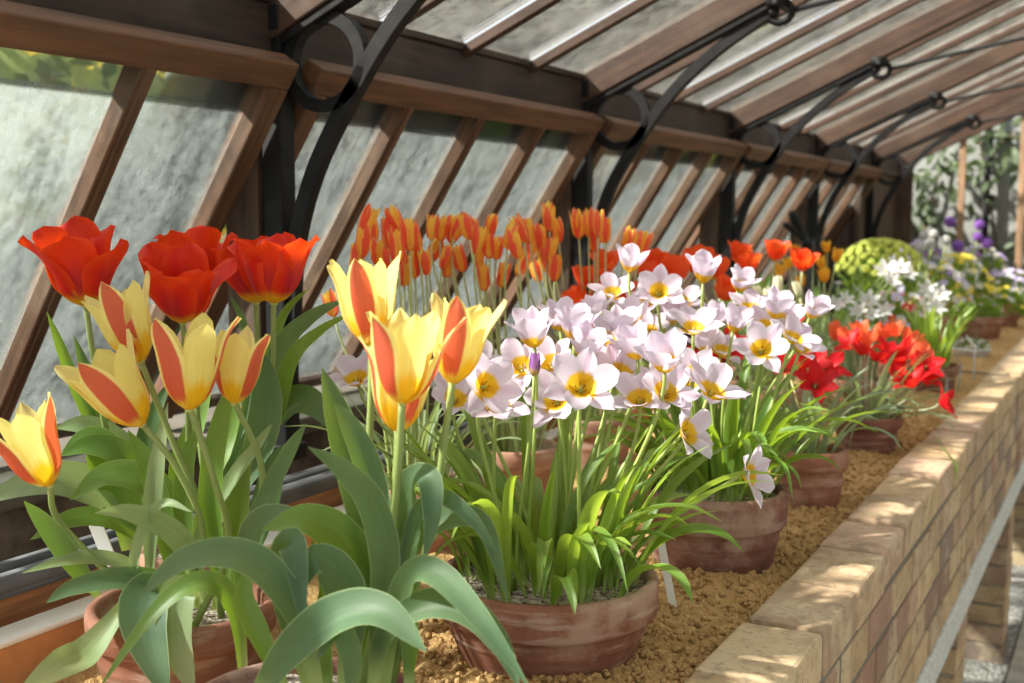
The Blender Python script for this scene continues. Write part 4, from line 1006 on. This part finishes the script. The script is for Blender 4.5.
cushion((-.86, 4.95, .826), .10, .12, 'pot of mixed pink and white flowers behind the sword leaved pot', .16, .21, ['pink', 'white', 'red', 'mauve'], 60, 'leaf_green', 300, .05, .014, 'terracotta', 1.1)
cushion((-1.18, 4.05, .826), .10, .12, 'bushy green foliage plant between the scarlet and the golden tulips', .17, .30, ['white'], 6, 'leaf_green', 420, .08, .014, 'terracotta', .8)
cushion((-1.02, 5.05, .826), .09, .11, 'bushy green plant with few pink flowers in front of the lime green spurge', .17, .22, ['pink', 'white'], 18, 'leaf_dark', 360, .07, .014, 'terracotta', .9)

# ------------------------------------------------------------------ labels and small things
def board(mb, a, b, w, th, side):
    a, b = Vector(a), Vector(b); T = (b - a); L = T.length; T.normalize(); S = (Vector(side) - T * T.dot(Vector(side))).normalized(); N = S.cross(T)
    mb.obox(a, T, S, N, 0, L, -w / 2, w / 2, -th / 2, th / 2)
a = on_z(674, 612, .822); ta = depth(a); b = at(661, 543, ta - .01)
mb = MB(); board(mb, a, b, .013, .002, RT); tag(mb.build('plant_label', 'white_plastic', None, False, .0006), 'white plastic stake stuck in the sand beside the wide bowl of lilac tulips', 'plant label')
mb = MB(); board(mb, at(112, 566, 1.74), at(94, 520, 1.735), .021, .002, RT); tag(mb.build('plant_label', 'white_plastic', None, False, .0006), 'white plastic label among the leaves of the big red tulips', 'plant label')
ZL = ['zinc label on a thin stake, the one nearest the crimson tulips', 'zinc label on a thin stake, the middle of the three by the coping', 'zinc label on a thin stake, in front of the pale stone bowl']
for k, (fx, fy, tx, ty, p0, p1) in enumerate(((946, 398, 947, 379, (936, 363), (949, 380)), (958, 392, 961, 364, (951, 352), (963, 366)), (974, 382, 975, 349, (966, 336), (977, 350)))):
    f = on_z(fx, fy, .82); t = depth(f); r = thing('plant_label', ZL[k], 'plant label', f)
    mb = MB(); board(mb, f, at(tx, ty, t), .007, .002, RT); mb.build('stake', 'zinc', r)
    mb = MB(); q0 = at(*p0, t + .02); q1 = at(*p1, t - .01); board(mb, q0, q1, .034, .003, (0, .8, -.25)); mb.build('plate', 'zinc', r, False, .001)
f = on_z(895, 430, .82); t = depth(f); r = thing('plant_label', 'small black label on a white stake below the crimson tulips', 'plant label', f)
mb = MB(); board(mb, f, at(896, 408, t), .009, .002, RT); mb.build('stake', 'white_plastic', r)
mb = MB(); board(mb, at(884, 401, t), at(902, 412, t - .02), .03, .004, (0, .6, .5)); mb.build('plate', 'black_plastic', r, False, .001)
p = [on_z(957, 371, BT + .004), on_z(985, 373.5, BT + .006), on_z(1010, 376, BT + .004)]
mb = MB(); mb.tube(crom(p, 10), [.0045] * 6 + [.004] * 5, 7); tag(mb.build('twig', 'stick', None, True), 'thin dark twig lying across the brick coping', 'twig')
# a thin blade of leaf lying over the edge of the coping
p0 = on_z(936, 434, BT + .004); p1 = on_z(943, 449, BT + .006); e = on_z(948, 462, BT); p2 = Vector((XW + .006, e.y - .02, BT - .002)); p3 = Vector((XW + .012, e.y - .05, BT - .04))
lf = leaf(None, [p0, p1, p2, p3], .008, 'leaf_green', (.5, -.3, .8), STRAP, .3, name='fallen_leaf'); tag(lf, 'single narrow green leaf hanging over the edge of the coping', 'leaf')
# black iron opening lever
r = thing('opening_lever', 'black iron lever with two arms standing up behind the scarlet tulips', 'lever', at(832, 300, 4.55))
mb = MB(); mb.tube([at(830, 300, 4.5), at(822, 268, 4.55), at(807, 243, 4.6)], .011, 8); mb.build('shaft', 'iron', r, True)
mb = MB(); mb.tube(crom([at(807, 244, 4.6), at(799, 226, 4.6), at(791, 212, 4.58)], 8), [.010, .011, .012, .013, .016, .018, .019, .018, .013], 8); mb.build('arm', 'iron', r, True)
mb = MB(); mb.tube(crom([at(806, 242, 4.6), at(796, 233, 4.58), at(784, 224, 4.55)], 8), [.009] * 6 + [.011, .012, .010], 8); mb.build('arm', 'iron', r, True)
mb = MB(); mb.ball(at(807, 243, 4.6), .021, 10, 8); mb.ball(at(813, 250, 4.6), .018, 10, 8); mb.build('hub', 'iron', r, True)
r0 = at(832, 300, 4.55); mb = MB(); mb.tube([at(830, 300, 4.5), Vector((r0.x, r0.y, .83))], .016, 8); mb.build('post', 'iron', r, True)

# climber on the end wall
def climber(label, stems, clumps, mat, seed):
    random.seed(seed); a = on_y(*stems[0][0], 9.56); r = thing('wall_climber', label, 'climbing plant', (a.x, 9.56, .0))
    mb = MB()
    for s in stems: mb.tube(crom([on_y(x, y, 9.56) for x, y in s], 16), .009, 6)
    mb.build('stem', 'bark', r, True); mb = MB()
    for x, y, rad, n in clumps:
        c = on_y(x, y, 9.5)
        for i in range(n):
            p = c + Vector((random.gauss(0, rad), random.uniform(-.10, .05), random.gauss(0, rad))); ax = Vector((random.gauss(0, .6), random.gauss(-.25, .3), random.gauss(-.3, .5))).normalized()
            S = ax.cross(Vector((random.gauss(0, .3), 1, random.gauss(0, .3)))).normalized(); N = S.cross(ax); l = random.uniform(.07, .13); w = l * .42
            mb.grid([[p + ax * (l * v) + S * (u * w / 2 * ww) + N * (l * .2 * v * v) for u in (-1, 0, 1)] for v, ww in ((0, .2), (.35, 1), (.7, .75), (1, .05))], [[(.5 + u / 2, v) for u in (-1, 0, 1)] for v in (.1, .35, .7, 1)])
    mb.build('foliage', mat, r, True)
climber('leafy climber on the end wall between the last bracket and the first pale stud', [[(915, 330), (920, 250), (935, 190), (945, 140)], [(920, 250), (908, 200), (915, 160)]], [(930, 165, .10, 14), (915, 178, .12, 18), (938, 195, .12, 12), (912, 205, .09, 12), (925, 228, .12, 16), (940, 182, .07, 8), (945, 152, .07, 6)], 'leaf_vine', 51)
climber('leafy climber on the end wall around the drain pipe', [[(1000, 330), (997, 250), (985, 170), (975, 110)], [(985, 170), (1005, 140), (1024, 135)]], [(978, 135, .13, 26), (988, 150, .10, 14), (985, 175, .06, 8), (1012, 150, .09, 14), (1015, 165, .06, 6), (1000, 120, .10, 10), (960, 115, .08, 8), (1013, 258, .09, 14), (972, 188, .08, 6)], 'leaf_vine', 52)

# ================================================================== THE GARDEN OUTSIDE
random.seed(61)
mb = MB(); mb.box(-30, -2.25, -14, 40, .2, .55); struct(mb.build('ground', 'garden_soil'), 'garden ground beyond the sashes', 'ground')
def shrub(c, rx, ry, rz, n, L, mat, label, group=None, extra=None):
    r = thing('garden_shrub', label, 'shrub', (c[0], c[1], .55), group)
    mb = MB(); rows = []
    for i in range(13):
        th = PI * i / 12; rows.append([Vector((c[0], c[1], c[2])) + Vector((math.sin(th) * math.cos(a) * rx, math.sin(th) * math.sin(a) * ry, -math.cos(th) * rz)) * (.80 + .13 * noise.noise((a * 1.2 if a < 6.2 else 0, th * 2, c[1]))) for a in (2 * PI * j / 20 for j in range(21))])
    mb.grid(rows); mb.build('bough_mass', 'leaf_garden', r, True)
    for k, (m, q) in enumerate([(mat, n)] + (extra or [])):
        mb = MB()
        for i in range(q):
            d = Vector((random.gauss(0, 1), random.gauss(0, 1), random.gauss(0, 1))).normalized(); s = random.uniform(.78, 1.06)
            p = Vector(c) + Vector((d.x * rx, d.y * ry, d.z * rz)) * s; ax = (d + Vector((random.gauss(0, .6), random.gauss(0, .6), random.gauss(0, .6)))).normalized(); S = ax.orthogonal().normalized(); S = Matrix.Rotation(random.uniform(0, 6), 3, ax) @ S
            l = L * random.uniform(.6, 1.3); mb.grid([[p + ax * l * v + S * (u * l * .28 * w) for u in (-1, 1)] for v, w in ((0, .2), (.5, 1), (1, .1))], [[(.5 + u / 2, v) for u in (-1, 1)] for v in (.1, .5, 1)])
        mb.build('foliage' if k == 0 else 'blossom', m, r, True)
GS = 'garden shrubs outside the panes'
for i in range(15):
    y = -3 + i * 2.0; x = -5.4 - (i % 3) * .5
    ex = [('leaf_garden_yellow', 420)] if i in (2, 4, 9) else [('leaf_garden_red', 260)] if i in (5, 7, 8, 10, 12) else None
    hz = 1.5 + .25 * (i % 2) if i < 5 else .60 + .12 * (i % 2)
    shrub((x, y + random.uniform(-.3, .3), hz), 1.1, 1.35, hz, 900, .16, 'leaf_garden', ('green garden shrub with yellow leaves outside the dusty panes' if i in (2, 4, 9) else 'green garden shrub with red blossom outside the dusty panes') if ex else 'plain green garden shrub outside the dusty panes', ('yellow leaved ' if i in (2, 4, 9) else 'red flowering ') + GS if ex else GS, ex)

# ================================================================== LIGHT
sd = bpy.data.lights.new('sun', 'SUN'); so = bpy.data.objects.new('sun', sd); COL.objects.link(so)
SUN = Vector((-.68, -.48, .65)).normalized()
so.rotation_euler = SUN.to_track_quat('Z', 'Y').to_euler(); sd.energy = 13; sd.angle = math.radians(1.8); sd.color = (1, .93, .82)
w = bpy.data.worlds.new('sky'); scn.world = w; w.use_nodes = True; nt = w.node_tree; nt.nodes.clear()
sky = nt.nodes.new('ShaderNodeTexSky'); sky.sky_type = 'NISHITA'; sky.sun_disc = False
sky.sun_elevation = math.asin(SUN.z); sky.sun_rotation = math.atan2(SUN.x, SUN.y); sky.dust_density = 3; sky.air_density = 1.0
bg = nt.nodes.new('ShaderNodeBackground'); bg.inputs[1].default_value = .22
mx = nt.nodes.new('ShaderNodeMix'); mx.data_type = 'RGBA'; mx.inputs[0].default_value = .45; mx.inputs[7].default_value = (4.6, 4.7, 4.7, 1)
wo = nt.nodes.new('ShaderNodeOutputWorld'); nt.links.new(sky.outputs[0], mx.inputs[6]); nt.links.new(mx.outputs[2], bg.inputs[0]); nt.links.new(bg.outputs[0], wo.inputs[0])
scn.view_settings.view_transform = 'Standard'; scn.view_settings.look = 'None'; scn.view_settings.gamma = 1; scn.view_settings.use_curve_mapping = False
scn.view_settings.exposure = .38
scn.cycles.use_denoising = True; scn.cycles.max_bounces = 10; scn.cycles.transparent_max_bounces = 24; scn.cycles.diffuse_bounces = 5; scn.cycles.transmission_bounces = 6; scn.cycles.sample_clamp_indirect = 6
